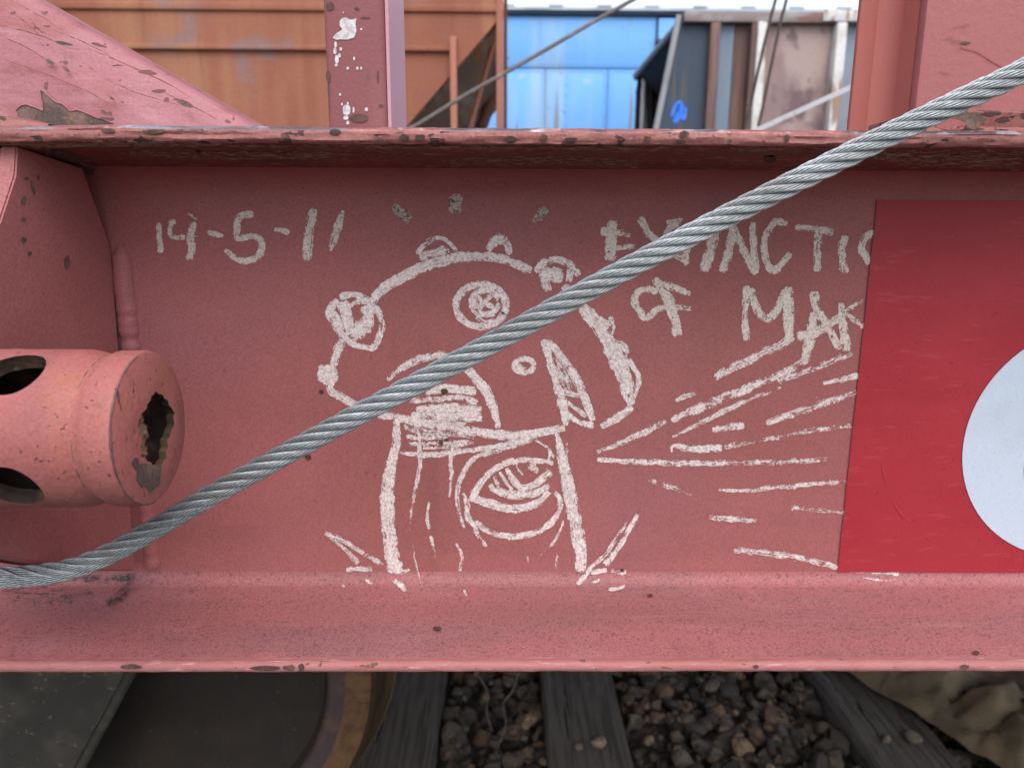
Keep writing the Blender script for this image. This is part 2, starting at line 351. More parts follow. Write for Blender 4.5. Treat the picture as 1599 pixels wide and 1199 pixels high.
# ballast: angular stones heaped between the ties
def stone_base(seed, sub=2):
    bm = bmesh.new(); bmesh.ops.create_icosphere(bm, subdivisions=sub, radius=1); r = np.random.default_rng(seed)
    P = np.array([v.co[:] for v in bm.verts])
    for _ in range(13):                                   # chop off caps: flat facets with rounded edges
        d = r.normal(size=3); d /= np.linalg.norm(d); h = r.uniform(.50, .80); t = P@d
        P = P - np.outer(np.maximum(t-h, 0), d)
    P *= r.uniform(.75, 1.15, 3)
    for i, v in enumerate(bm.verts):
        v.co = Vector(P[i])*(1+.06*mnoise.noise(Vector(P[i])*2.5+Vector((seed, 0, 0))))
    F = np.array([[v.index for v in f.verts] for f in bm.faces]); P = np.array([v.co[:] for v in bm.verts]); bm.free(); return P, F
BASES = [stone_base(s, 2) for s in range(10)]
def rand_rot(n):
    q = rng.normal(size=(n, 4)); q /= np.linalg.norm(q, axis=1)[:, None]; a, b, c, d = q.T
    return np.stack([np.stack([1-2*(c*c+d*d), 2*(b*c-a*d), 2*(b*d+a*c)], -1), np.stack([2*(b*c+a*d), 1-2*(b*b+d*d), 2*(c*d-a*b)], -1), np.stack([2*(b*d-a*c), 2*(c*d+a*b), 1-2*(b*b+c*c)], -1)], 1)
TINTS = np.array([1.18, 1.02, .86])*np.array([[.045, .042, .040], [.06, .056, .053], [.08, .075, .07], [.10, .085, .07], [.15, .105, .07], [.12, .085, .065], [.19, .145, .10], [.05, .045, .045]])
def ballast(name, x0, x1, y0, y1, n, smin, smax, zlo, zhi, label):
    x = rng.uniform(x0, x1, n); y = rng.uniform(y0, y1, n); keep = np.ones(n, bool)
    for xc, w, _ in TIES: keep &= ~((np.abs(x-xc) < w/2+.012) & (y > .74) & (y < 3.42))
    x, y = x[keep], y[keep]; n = len(x); s = smin+(smax-smin)*rng.beta(1.6, 2.6, n); z = rng.uniform(zlo, zhi, n)-s*.3
    R = rand_rot(n); flat = np.ones((n, 3)); V = []; F = []; T = []; off = 0
    b = rng.integers(0, len(BASES), n); tt = TINTS[rng.choice(len(TINTS), n, p=[.2, .2, .17, .13, .08, .08, .04, .10])]*rng.uniform(.85, 1.5, (n, 1))
    for i in range(n):
        P, f = BASES[b[i]]; p = (P*s[i]*.5)@R[i].T; p[:, 2] *= .8
        V.append(p+[x[i], y[i], z[i]]); F.append(f+off); off += len(P); T.append(np.repeat(tt[i][None], len(P), 0))
    o = np_mesh(name, np.concatenate(V), np.concatenate(F), M['stone'], smooth=True); o.data.set_sharp_from_angle(angle=math.radians(24))
    T = np.concatenate(T); at = o.data.color_attributes.new('tint', 'FLOAT_COLOR', 'POINT')
    at.data.foreach_set('color', np.concatenate([T, np.ones((len(T), 1))], 1).astype(np.float32).ravel())
    tag(o, label, 'ballast', kind='stuff'); return o
ballast('ballast', -.45, 2.1, 1.15, 2.75, 5200, .018, .100, -.095, -.010, 'dark broken stone ballast between the ties')
def loose_stone(px, py, size, tint, label, seed, z0=0.0):
    p = onZ(px, py, z0); P, F = BASES[seed % len(BASES)]; P = P*size*.5*np.array([1.25, 1, .8]); P = P-[0, 0, P[:, 2].min()]
    o = np_mesh('stone', P, F, M['stone']); o.location = (p.x, p.y, z0); o.rotation_euler.z = seed
    at = o.data.color_attributes.new('tint', 'FLOAT_COLOR', 'POINT'); at.data.foreach_set('color', np.tile(np.array([*tint, 1], np.float32), len(P)))
    tag(o, label, 'stone', 'loose stones lying on the ties'); return o
loose_stone(934, 1165, .048, (.34, .25, .17), 'larger pale tan stone on the tie below the drawing', 3)
loose_stone(904, 1170, .032, (.26, .19, .13), 'smaller pale stone left of the larger one on the tie', 5)
loose_stone(1383, 1158, .034, (.27, .21, .14), 'small round tan stone on the tie by the tan sheet', 1)
loose_stone(1424, 1158, .052, (.22, .18, .12), 'elongated tan stone on the tie by the tan sheet', 8)

M['twig'] = surf('dry grey twig', (.16, .145, .13), rough=.8, speck=.2, speck_scale=200)
for pts, lab in [([(735, 1040), (752, 1062), (762, 1085), (760, 1112), (768, 1140)], 'thin grey twig lying on the ballast left of the pale stones'), ([(812, 1042), (800, 1078), (786, 1098), (790, 1130), (780, 1160)], 'forked grey twig on the ballast beside the middle tie')]:
    P = [onZ(x, y, .022+.012*(i % 2)) for i, (x, y) in enumerate(pts)]; c = catmull(P, 8)
    tag(tube('twig', c, np.linspace(.0035, .0016, len(c)), M['twig'], None, 6), lab, 'twig', 'twigs on the ballast')

# crumpled sheet
def crumpled():
    nu, nv = 110, 90; v = []; f = []
    for j in range(nv):
        for i in range(nu):
            u, w = i/(nu-1), j/(nv-1)
            x = 1.17+1.05*u+.36*(.55-w)*(1-u); y = 1.52+.75*w-.20*u
            x += .05*mnoise.noise(Vector((u*3, w*3, 4))); y += .05*mnoise.noise(Vector((u*3, w*3, 9)))
            q = x*.75+y*.66; r2 = -x*.66+y*.75
            d1 = mnoise.voronoi(Vector((q*3.4, r2*7.5, 3)))[0]; d2 = mnoise.voronoi(Vector((x*9, y*11, 7)))[0]
            z = .015+.13*(d1[1]-d1[0])+.06*abs(mnoise.noise(Vector((q*1.5, r2*4, 2))))+.035*d2[0]+.02*abs(mnoise.noise(Vector((x*13, y*13, 4))))
            e = min(u, 1-u, w, 1-w); z = z*min(1, .25+e*9)+.012
            v.append((x, y, z))
    for j in range(nv-1):
        for i in range(nu-1): a = j*nu+i; f.append((a, a+1, a+nu+1, a+nu))
    o = mesh('crumpled_sheet', v, f, M['cloth'], smooth=True); o.data.set_sharp_from_angle(angle=math.radians(38))
    so = o.modifiers.new('thick', 'SOLIDIFY'); so.thickness = .002
    tag(o, 'crumpled dirty tan sheet lying on the ballast', 'sheet')
crumpled()

# ------------------------------------------------------------------ the flatcar
CAR = empty('flatcar', (0, 2.0, 0)); tag(CAR, 'dusty red flatcar with white graffiti and a winch on its side sill', 'flatcar')
DW, DF = .62, .50                                # web face and flange front, metres from the lens plane
Z = lambda v: v+CAMZ
# side sill outline, front side, from the top of the flange round to the bottom (y, z, material)
pf = []
def arc(cy, cz, r, a0, a1, n, m):
    for i in range(n+1):
        a = math.radians(a0+(a1-a0)*i/n); pf.append((cy+r*math.cos(a), cz+r*math.sin(a), m))
pf.append((.66, Z(.0660), 4)); pf.append((.512, Z(.0660), 4))
arc(.5055, Z(.0608), .0052, 90, 150, 4, 4)                 # worn upper corner
arc(.5055, Z(.0608), .0052, 162, 185, 2, 3)
arc(.5040, Z(.0592), .0038, 190, 275, 5, 3)
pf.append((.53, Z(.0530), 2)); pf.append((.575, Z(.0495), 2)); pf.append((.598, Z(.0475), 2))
arc(.598, Z(.0255), .022, 90, 0, 6, 1)                     # fillet to web
pf.append((.62, Z(-.10), 1)); pf.append((.62, Z(-.3095), 1))
arc(.6085, Z(-.3095), .0115, 0, -80, 6, 0)
pf.append((.575, Z(-.3228), 0)); pf.append((.54, Z(-.3245), 0)); pf.append((.5080, Z(-.3259), 0))
arc(.5046, Z(-.3305), .0046, 66, 182, 6, 5)
arc(.5032, Z(-.3313), .0031, 184, 265, 4, 5)
pf.append((.64, Z(-.3350), 5)); pf.append((.64, Z(.05), 5))
PFY = np.array([(a, b) for a, b, _ in pf])
M['lip2'] = surf('lower lip paint', (.33, .125, .125), [(RED2, 30, .45, .7, .6), ((.13, .075, .06), (60, 110, 110), .665, .685, 1, .8, 1), ((.30, .11, .09), (12, 60, 60), .55, .68, .6), ((.55, .28, .28), (40, 300, 300), .6, .7, .6)], .45, .1, 800, .0002, 400, [((40, 100, 100), .0006)])
def make_sill():
    X = np.concatenate([np.linspace(-2.4, -.55, 40), np.linspace(-.54, .58, 560), np.linspace(.6, 2.6, 40)])
    n = len(pf); V = []; F = []; I = []
    for x in X:
        for k, (y, z, m) in enumerate(pf):
            jy = jz = 0
            if m in (3, 4) and y < .53:
                jy = .0012*mnoise.noise(Vector((x*22, k*.5, 0)))+.0006*mnoise.noise(Vector((x*90, k*.9, 3)))
                jz = .0010*mnoise.noise(Vector((x*14, 7, 0)))+.0006*mnoise.noise(Vector((x*70, k, 11)))
            if m == 5 and y < .53:
                jz = .0005*mnoise.noise(Vector((x*30, 2, 0)))+.0004*mnoise.noise(Vector((x*120, k*.3, 0))); jy = .0005*mnoise.noise(Vector((x*40, k, 5)))
            if m in (0, 1, 2): jy = .00025*mnoise.noise(Vector((x*4, z*6, 1)))
            V.append((x, y+jy, z+jz))
    for i in range(len(X)-1):
        for k in range(n-1):
            a = i*n+k; F.append((a, a+1, a+n+1, a+n)); I.append(pf[k][2] if k+1 >= n else pf[k+1][2])
    remap = {0: 0, 1: 1, 2: 2, 3: 3, 4: 4, 5: 5}
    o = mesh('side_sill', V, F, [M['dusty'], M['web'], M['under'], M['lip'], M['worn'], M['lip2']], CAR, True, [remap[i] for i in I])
    o.data.set_sharp_from_angle(angle=math.radians(50)); return o
SILL = make_sill()
SILL['label'] = 'dusty red channel beam with white graffiti on its web'

def on_sill(px, py):
    """survey point on the sill's face: first hit of the sight line with the outline"""
    d = ray(px, py); best = None
    for i in range(len(PFY)-1):
        a, b = PFY[i], PFY[i+1]; e = b-a
        den = d.y*e[1]-d.z*e[0]
        if abs(den) < 1e-12: continue
        q = (a[0]-CAM.y, a[1]-CAM.z)
        t = (q[0]*e[1]-q[1]*e[0])/den; s = (q[0]*d.z-q[1]*d.y)/den
        if t > 0 and -1e-6 <= s <= 1+1e-6 and (best is None or t < best[0]): best = (t, Vector((0, -e[1], e[0])).normalized())
    if best is None: t = DW/d.y; return CAM+d*t, Vector((0, -1, 0))
    nrm = best[1]
    if nrm.dot(d) > 0: nrm = -nrm
    return CAM+d*best[0], nrm

class Strokes:
    """brush strokes as thin skins of paint lying on a surface"""
    def __init__(s): s.v = []; s.f = []; s.uv = []; s.d = []; s.al = []; s.ac = []; s.k = 0
    def add(s, pts, w, dens=1.0, proj=on_sill, step=2.2, lift=.0004):
        s.k += 1; off = lift+.000006*s.k
        pts = [np.array(p, float) for p in pts]
        if len(pts) == 2: pts = [pts[0], (pts[0]+pts[1])/2, pts[1]]
        c = catmull(pts, 10); seg = np.r_[0, np.cumsum(np.linalg.norm(np.diff(c, axis=0), axis=1))]; L = seg[-1]
        n = max(4, int(L/step)); t = np.linspace(0, L, n); c = np.stack([np.interp(t, seg, c[:, i]) for i in (0, 1)], 1)
        ws = np.interp(t/L, np.linspace(0, 1, len(w)), w) if isinstance(w, (list, tuple)) else np.full(n, float(w))
        ds = np.interp(t/L, np.linspace(0, 1, len(dens)), dens) if isinstance(dens, (list, tuple)) else np.full(n, float(dens))
        T = np.gradient(c, axis=0); T /= np.linalg.norm(T, axis=1)[:, None]+1e-9; N = np.stack([-T[:, 1], T[:, 0]], 1)
        base = len(s.v); seed = s.k*3.7
        for i in range(n):
            wob = 1+.24*mnoise.noise(Vector((t[i]*.09, seed, 0)))+.20*mnoise.noise(Vector((t[i]*.4, seed, 5)))
            cj = 1.3*mnoise.noise(Vector((t[i]*.06, seed, 9)))
            hw = ws[i]*.54*wob; end = min(t[i], L-t[i]); e = max(0, 1-end/max(ws[i]*.45, 1.5)); hw *= (1-.35*e*e)
            for v in (-1, -.5, 0, .5, 1):
                q = c[i]+N[i]*(v*hw+cj); p, nr = proj(q[0], q[1])
                s.v.append(p+nr*off); s.uv.append((e, v)); s.d.append(float(ds[i])); s.al.append(t[i]*.00056+s.k*.37); s.ac.append(v*hw*.00056+s.k*.11)
        for i in range(n-1):
            for j in range(4): a = base+i*5+j; s.f.append((a, a+1, a+6, a+5))
    def build(s, name, m, parent):
        o = mesh(name, s.v, s.f, m, parent); me = o.data
        u = me.uv_layers.new(name='stroke'); li = np.empty(len(me.loops), np.int32); me.loops.foreach_get('vertex_index', li)
        u.data.foreach_set('uv', np.array(s.uv, np.float32)[li].ravel())
        a = me.attributes.new('dens', 'FLOAT', 'POINT'); a.data.foreach_set('value', np.array(s.d, np.float32))
        for nm, ar in (('along', s.al), ('across', s.ac)): me.attributes.new(nm, 'FLOAT', 'POINT').data.foreach_set('value', np.array(ar, np.float32))
        return o
def ring(cx, cy, rx, ry, a0=0, a1=360, n=12):
    return [(cx+rx*math.cos(math.radians(a0+(a1-a0)*i/n)), cy+ry*math.sin(math.radians(a0+(a1-a0)*i/n))) for i in range(n+1)]

st = Strokes(); A = st.add                                    # the date 14-5-11
A([(248, 348), (249, 370), (251, 395)], [7, 9, 9], .95)
A([(275, 347), (268, 348), (265, 361), (269, 369), (290, 370)], 7.5, .95)
A([(294, 333), (300, 337), (308, 343)], [3, 5, 5], .9)
A([(304, 346), (299, 362), (299, 386), (296, 408)], [9, 12, 12, 11], [.95, .95, .9, .7])
A([(300, 369), (311, 370)], 4, .6)
A([(324, 363), (334, 365), (349, 369)], [8, 9, 6], .95)
A([(396, 335), (380, 336), (371, 342), (371, 358), (370, 372), (392, 369), (406, 374), (410, 386), (402, 401), (386, 408), (368, 403), (351, 390)], [10, 10, 11, 10, 10, 9, 10, 11, 10, 10, 9, 7], .98)
A([(428, 358), (440, 360), (452, 365)], [6, 9, 8], .95)
A([(491, 326), (487, 343), (482, 372), (480, 407)], [12, 13, 15, 17], [1, .95, .85, .75])
A([(536, 329), (528, 353), (521, 378), (515, 392)], [5, 13, 13, 8], [.95, .95, .8, .5])
st.build('painted_date', M['chalk_shaded'], SILL)

st = Strokes(); A = st.add                                    # the words on the right
A([(957, 344), (954, 379), (953, 408)], [14, 16, 16], 1)
A([(938, 361), (960, 363), (985, 366)], [13, 10, 8], [1, .9, .5]); A([(944, 388), (966, 387), (992, 384)], 8, .8)
A([(999, 339), (1008, 356), (1022, 374), (1050, 394), (1074, 412)], 11, .95); A([(1062, 346), (1044, 356), (1036, 380), (1031, 408)], [14, 12, 12, 10], .85)
A([(1040, 348), (1066, 344)], 9, .8); A([(1072, 360), (1071, 385), (1069, 413)], 13, .85)
A([(1118, 352), (1113, 376), (1106, 400), (1099, 424)], [12, 15, 16, 14], .9)
A([(1144, 362), (1140, 385), (1135, 405), (1127, 425)], 13, .9); A([(1142, 352), (1152, 372), (1166, 400), (1181, 428)], 12, .95); A([(1175, 347), (1176, 380), (1181, 422)], 10, .95)
A([(1230, 350), (1212, 346), (1199, 360), (1192, 382), (1195, 406), (1206, 422), (1220, 413), (1234, 395)], [8, 10, 11, 11, 11, 11, 10, 10], .95)
A([(1241, 355), (1270, 357), (1302, 363)], [7, 10, 12], .92); A([(1278, 360), (1276, 392), (1276, 424)], 12, .9)
A([(1320, 368), (1314, 391), (1319, 427)], [10, 13, 13], [1, .95, .75])
A([(1366, 364), (1350, 371), (1345, 390), (1358, 412)], 12, .85)
A([(1027, 454), (1004, 452), (990, 467), (998, 484), (1008, 496), (1027, 482)], 11, .9)
A([(1022, 434), (1037, 457), (1049, 484), (1058, 525)], [13, 15, 15, 16], 1); A([(1034, 444), (1056, 450), (1079, 459)], [12, 10, 8], [.95, .9, .6]); A([(1025, 482), (1050, 480), (1079, 482)], 9, [.9, .9, .6])
A([(1166, 445), (1163, 490), (1165, 532)], 10, .9); A([(1172, 450), (1180, 478), (1197, 497), (1214, 482), (1226, 452)], 12, .85); A([(1231, 448), (1231, 490), (1231, 517), (1234, 534)], [15, 17, 16, 12], .97)
A([(1272, 455), (1273, 481), (1290, 506), (1311, 546)], [14, 13, 13, 11], .9); A([(1271, 487), (1265, 520), (1258, 560)], [12, 16, 14], .85); A([(1243, 526), (1275, 518), (1312, 494)], [14, 15, 10], .85)
A([(1312, 472), (1316, 505), (1322, 549)], [8, 13, 14], .9); A([(1316, 486), (1332, 478), (1348, 470)], 8, .5); A([(1317, 488), (1332, 498), (1350, 512)], 9, .65)
st.build('painted_words', M['chalk_shaded'], SILL)

st = Strokes(); A = st.add                                    # the face
A([(578, 474), (592, 457), (615, 440), (650, 422), (680, 410), (717, 402), (750, 401), (780, 403), (803, 411), (830, 423)], [13, 15, 16, 17, 16, 14, 15, 14, 13, 12], 1.05)
A([(530, 463), (555, 461), (580, 472), (591, 486), (596, 507), (592, 525), (584, 541), (566, 541), (548, 534), (533, 522), (519, 500), (514, 486), (528, 468)], 10, .92)
A([(535, 470), (542, 495), (548, 526)], 18, 1.02); A([(556, 500), (562, 530)], 22, .95); A([(582, 474), (572, 495), (562, 520)], 17, .98); A([(516, 486), (526, 500), (534, 516)], 13, .9); A([(566, 478), (578, 500), (574, 520)], 11, .9); A([(543, 478), (566, 470), (585, 470)], 9, .9)
A([(537, 530), (527, 549), (521, 572)], [14, 12, 12], .97)
A(ring(512, 585, 13, 11), 9, .97); A([(500, 584), (512, 586), (526, 585)], 18, .95); A([(497, 574), (506, 572)], 6, .7)
A([(517, 592), (516, 608), (528, 617), (548, 628), (575, 638), (598, 648), (622, 652), (664, 660), (721, 670), (765, 677), (800, 679), (835, 676), (882, 668)], [10, 12, 11, 11, 12, 12, 12, 13, 13, 14, 13, 12, 11], 1.05)
# neck collar
A([(624, 706), (650, 709), (684, 709), (721, 704), (757, 700), (793, 692), (835, 681), (852, 674)], [4, 9, 9, 9, 8, 8, 9, 6], .97)
A([(630, 664), (655, 676), (690, 683)], 8, .6); A([(638, 694), (680, 692), (735, 690)], 7, .65); A([(634, 682), (664, 684), (700, 682)], 7, .6); A([(642, 668), (690, 676), (742, 682)], 8, .6); A([(660, 700), (700, 697), (740, 692)], 6, .7)
A([(618, 651), (620, 685), (614, 713), (606, 756), (605, 798), (609, 841), (613, 872), (620, 892)], [9, 13, 15, 19, 21, 21, 20, 26], 1.05); A([(627, 652), (622, 668), (619, 684)], 4, .9); A([(612, 888), (626, 892), (640, 889)], [10, 8, 4], .9)
A([(653, 672), (656, 719), (650, 759), (642, 798), (639, 828)], [6, 8, 7, 5, 4], [.9, .8, .65, .45, .3])
A([(671, 783), (667, 810), (673, 835), (681, 873)], [3, 5, 5, 3], [.8, .75, .5, .35])
A([(711, 690), (704, 719), (705, 745), (701, 776)], [7, 8, 6, 3], .85); A([(712, 847), (720, 864), (718, 892)], [4, 6, 7], [.8, .65, .7]); A([(644, 850), (650, 881), (657, 910)], 3, .55)
# cheek and teeth, left
A([(605, 594), (620, 581), (640, 568), (662, 559), (690, 555), (720, 570), (742, 590), (760, 612), (772, 640), (778, 669)], [9, 10, 12, 12, 12, 14, 14, 15, 14, 8], [.75, .75, .85, .85, .9, .95, 1, 1, 1, .9])
A([(664, 611), (700, 608), (744, 611)], 11, .95); A([(676, 601), (705, 603), (742, 606)], 6, .75); A([(639, 625), (680, 624), (716, 620), (746, 629)], 10, .72)
A([(650, 640), (700, 637), (752, 642)], [10, 16, 14], .97); A([(642, 647), (700, 650), (753, 653)], [9, 13, 12], .98); A([(668, 658), (728, 661)], 8, .85)
A([(632, 657), (650, 662), (700, 668)], 8, .8)
# left eye
A(ring(751, 477, 39, 33, 20, 385, 16), 11, 1.0); A(ring(757, 472, 22, 19, 0, 350, 12), 9, .92); A([(743, 462), (758, 474), (772, 480)], 9, .85); A([(745, 484), (757, 470), (768, 460)], 9, .85); A([(738, 462), (746, 482)], 8, .8); A([(743, 495), (760, 503), (784, 498)], 7, .6); A([(756, 492), (776, 490)], 8, .6)
# bumps on the head
A([(652, 398), (664, 381), (680, 372), (697, 375), (713, 393)], [10, 9, 6, 6, 8], .9); A([(654, 401), (675, 397), (702, 391)], [12, 13, 8], .95); A([(658, 409), (670, 404)], 9, .8); A([(680, 393), (694, 385)], 6, .7)
A([(761, 391), (772, 377), (782, 374), (791, 381), (796, 398)], [9, 15, 16, 12, 9], 1.0)
A([(834, 424), (848, 411), (872, 406), (893, 416), (904, 431)], 11, .95); A([(842, 432), (860, 428), (880, 432)], 24, .98); A([(891, 418), (888, 440)], 12, .9); A([(850, 438), (858, 455)], [16, 10], 1)
# right side of the head
A([(880, 446), (905, 477), (920, 492), (935, 510), (950, 534), (962, 558), (974, 588), (982, 618), (986, 632)], [12, 13, 20, 22, 22, 26, 26, 22, 14], 1.02)
A([(934, 497), (950, 506), (955, 492)], [12, 10, 5], .95); A([(953, 494), (958, 508), (954, 522)], 6, .85); A([(952, 536), (972, 540), (981, 552)], [10, 14, 8], .85); A([(981, 560), (994, 582), (996, 600), (990, 622)], [7, 9, 8, 6], .85)
A([(987, 634), (968, 649), (952, 658), (938, 666)], [11, 12, 12, 11], 1.0)
A([(849, 530), (860, 567), (872, 609), (880, 640), (884, 664)], [12, 12, 12, 14, 9], 1.0); A([(854, 531), (875, 555), (896, 585), (911, 618), (927, 656)], [10, 12, 13, 13, 9], .98)
A([(868, 556), (880, 585), (890, 612)], 20, .55); A([(882, 612), (905, 618)], 8, .85); A([(880, 640), (890, 650), (905, 660), (927, 664)], [10, 8, 9, 10], .95); A([(886, 626), (897, 636), (915, 650)], 7, .8)
A(ring(818, 571, 16, 11), 8, .97); A([(804, 566), (812, 574), (820, 578)], 11, .95); A([(812, 558), (822, 562)], 7, .85)
# neck right
A([(869, 676), (876, 708), (887, 759), (898, 815), (907, 864), (905, 892)], [8, 15, 20, 21, 20, 17], [1, 1.02, .95, .88, .9, .95])
# lower eye
A([(736, 778), (751, 753), (771, 733), (796, 721), (828, 717), (864, 723)], [11, 10, 9, 10, 9, 6], 1.02); A([(733, 775), (757, 783), (793, 793), (822, 791), (844, 781), (858, 766)], [14, 12, 13, 13, 10, 9], 1.0)
A([(764, 756), (785, 769), (813, 772), (842, 767), (858, 756)], [9, 13, 13, 12, 8], .97); A([(790, 730), (801, 748), (813, 761), (833, 758), (850, 744), (860, 735)], [6, 11, 12, 11, 13, 12], .98)
A([(772, 742), (778, 758), (788, 768)], 6, .9); A([(780, 736), (790, 752), (800, 764)], 5, .9); A([(825, 725), (833, 730), (841, 737)], [11, 13, 8], .7); A([(806, 722), (809, 733), (817, 742)], 4, .7); A([(857, 700), (858, 712), (855, 722)], 6, .85)
A([(725, 825), (716, 795), (714, 770), (722, 742), (742, 714), (785, 701), (833, 685)], [4, 7, 8, 9, 9, 8, 7], [.6, .8, .75, .75, .65, .75, .85]); A([(832, 684), (853, 698), (866, 714)], 5, .7)
A([(723, 769), (730, 786), (731, 804), (745, 832), (760, 853)], [5, 9, 10, 8, 5], [.85, .95, .85, .75, .5])
A([(742, 812), (762, 829), (799, 837), (836, 830), (861, 815), (873, 796), (874, 778), (866, 767)], [8, 9, 10, 10, 9, 10, 10, 6], [.6, .7, .85, .95, .95, .9, .85, .8])
A([(880, 812), (870, 838), (844, 867)], 5, [.6, .6, .3]); A([(870, 864), (868, 888)], 4, .5); A([(824, 866), (825, 876)], 4, .6); A([(885, 690), (884, 720)], 5, .5)
# short rays at the neck
A([(507, 831), (537, 844), (571, 864), (600, 881)], [9, 8, 7, 8], [.9, .7, .7, .6]); A([(514, 836), (539, 857), (560, 879)], [5, 7, 9], [.7, .8, .8]); A([(541, 889), (560, 887), (582, 888)], [8, 8, 9], .85)
A([(616, 905), (625, 914), (634, 924)], [8, 9, 6], .9); A([(571, 905), (582, 913)], 6, .65); A([(724, 922), (730, 931)], 5, .9); A([(534, 913), (544, 923)], 4, .4)
A([(996, 801), (972, 844), (944, 882)], [6, 8, 9], .85); A([(980, 812), (955, 850), (944, 867), (924, 885), (902, 913)], [5, 7, 7, 8, 8], [.5, .55, .7, .85, .95]); A([(922, 893), (948, 889)], 8, .9); A([(952, 892), (979, 893)], 9, .55)
A([(950, 922), (962, 920), (976, 917)], [5, 7, 5], .85); A([(924, 910), (936, 905)], 5, .8); A([(880, 720), (888, 760), (900, 820)], 5, .6)
st.d = [d-.05 for d in st.d]; st.build('painted_face', M['chalk'], SILL)

st = Strokes(); A = st.add                                    # the rays on the right
A([(929, 707), (965, 693), (1010, 672), (1040, 656)], [5, 9, 11, 9], [.6, .75, .85, .65]); A([(1048, 656), (1100, 633), (1160, 609), (1210, 588), (1252, 566), (1262, 548)], [8, 14, 15, 13, 11, 12], [.85, .85, .85, .8, .65, .75])
A([(1049, 682), (1088, 663), (1130, 642), (1175, 621), (1220, 605)], [4, 7, 9, 8, 6], [.85, .8, .75, .55, .4]); A([(1214, 596), (1265, 577), (1332, 551)], 10, .6)
A([(1054, 626), (1086, 613)], [8, 11], .8); A([(1112, 671), (1135, 667), (1163, 664)], [9, 11, 10], .9); A([(1196, 660), (1250, 642), (1295, 626), (1338, 612)], [8, 12, 12, 10], [.95, .75, .65, .6])
A([(1048, 706), (1052, 696), (1082, 701), (1127, 699)], [3, 10, 11, 11], .98); A([(1130, 697), (1190, 687), (1265, 673), (1330, 664)], [9, 8, 9, 8], [.65, .45, .5, .45])
A([(932, 717), (1004, 721), (1100, 723), (1220, 721), (1292, 717)], [7, 9, 9, 9, 8], [1, .9, .7, .65, .55]); A([(1012, 749), (1046, 759), (1080, 773)], [7, 10, 6], .5)
A([(1122, 765), (1175, 765), (1265, 756), (1322, 751)], [4, 8, 8, 7], [.95, .75, .7, .4]); A([(1234, 792), (1275, 796), (1318, 800)], 8, .52); A([(1106, 808), (1140, 809), (1182, 813)], [9, 10, 7], .75)
A([(1145, 858), (1220, 866), (1265, 875), (1310, 884)], [11, 11, 11, 11], [.7, .68, .68, .75]); A([(1318, 891), (1360, 892), (1404, 896)], [5, 8, 7], .72); A([(1346, 902), (1370, 906), (1398, 905)], 5, .55)
A([(1115, 589), (1175, 559), (1233, 531)], [11, 13, 13], [1, .8, .85]); A([(1285, 599), (1310, 593), (1342, 585)], [5, 9, 9], .95)
st.d = [d-.13 for d in st.d]; st.build('painted_rays', M['chalk'], SILL)
for pts, w, dn in [([(614, 321), (626, 332), (642, 344)], [9, 17, 16], [1, .95, .65]), ([(712, 303), (712, 316), (711, 333)], [16, 22, 22], [1, .97, .65]), ([(853, 325), (844, 336), (833, 348)], [14, 15, 9], [.95, .85, .5])]:
    st = Strokes(); st.add(pts, w, dn); st.build('paint_dab', M['chalk_black'], SILL)          # three dark dabs above the head

def web_chip(px, py, w, h, seed, m='bare', name='paint_chip'):
    P = []
    for i in range(12):
        a = 2*math.pi*i/12; r = 1+.4*mnoise.noise(Vector((math.cos(a)*1.5, math.sin(a)*1.5, seed*1.3)))
        p, nr = on_sill(px+w/2*r*math.cos(a), py+h/2*r*math.sin(a)); P.append(p+nr*.0013)
    mesh(name, P, [tuple(range(12))], M['chip' if m == 'bare' else m], SILL)
for k, (x, y, w, h) in enumerate([(482, 713, 11, 7), (502, 611, 8, 6), (1203, 248, 18, 9), (682, 983, 13, 8), (1015, 931, 9, 5), (1524, 1021, 12, 6), (971, 889, 6, 5), (310, 236, 8, 4)]): web_chip(x, y, w, h, k)
for k, (x, y, w, h) in enumerate([(524, 207, 17, 7), (632, 215, 16, 9), (656, 215, 15, 9), (690, 219, 12, 5), (797, 217, 18, 9), (849, 215, 13, 9), (890, 219, 24, 8), (968, 217, 9, 6), (1010, 217, 12, 8), (1067, 211, 14, 9), (1062, 221, 18, 5), (1228, 216, 8, 9), (415, 1042, 46, 6), (452, 1041, 20, 7), (471, 1041, 10, 8), (205, 1040, 30, 6), (1180, 1040, 8, 5), (1505, 1040, 12, 7), (240, 207, 34, 6), (170, 205, 24, 5)]): web_chip(x, y, w, h, k+40)
for k, (x, y, w, h) in enumerate([(694, 610, 11, 9), (689, 690, 8, 7), (697, 686, 6, 6)]): web_chip(x, y, w, h, k+20, 'tread', 'rust_spot')
M['grime'] = chalk('pale grime crust', (.30, .23, .15), (.20, .15, .10)); M['corner_dark'] = chalk('dark brown stroke', (.055, .036, .034), (.085, .055, .05))
st = Strokes(); A = st.add
A([(0, 224), (60, 226), (140, 224), (230, 224), (330, 225), (420, 226)], [7, 9, 9, 8, 6, 5], [.75, .75, .7, .6, .5, .4], lift=.0006)
A([(420, 226), (700, 229), (1000, 231), (1300, 232)], 7, [.35, .42, .4, .35], lift=.0006); A([(1360, 240), (1450, 246), (1599, 250)], [20, 34, 36], [.3, .42, .4], lift=.0006)
A([(78, 234), (110, 246), (150, 263)], [5, 7, 6], .7, lift=.0006); A([(200, 236), (330, 242), (520, 240)], 16, .32, lift=.0006); A([(700, 252), (860, 250), (1000, 256)], 16, .3, lift=.0006)
st.build('grime_crust', M['grime'], SILL)
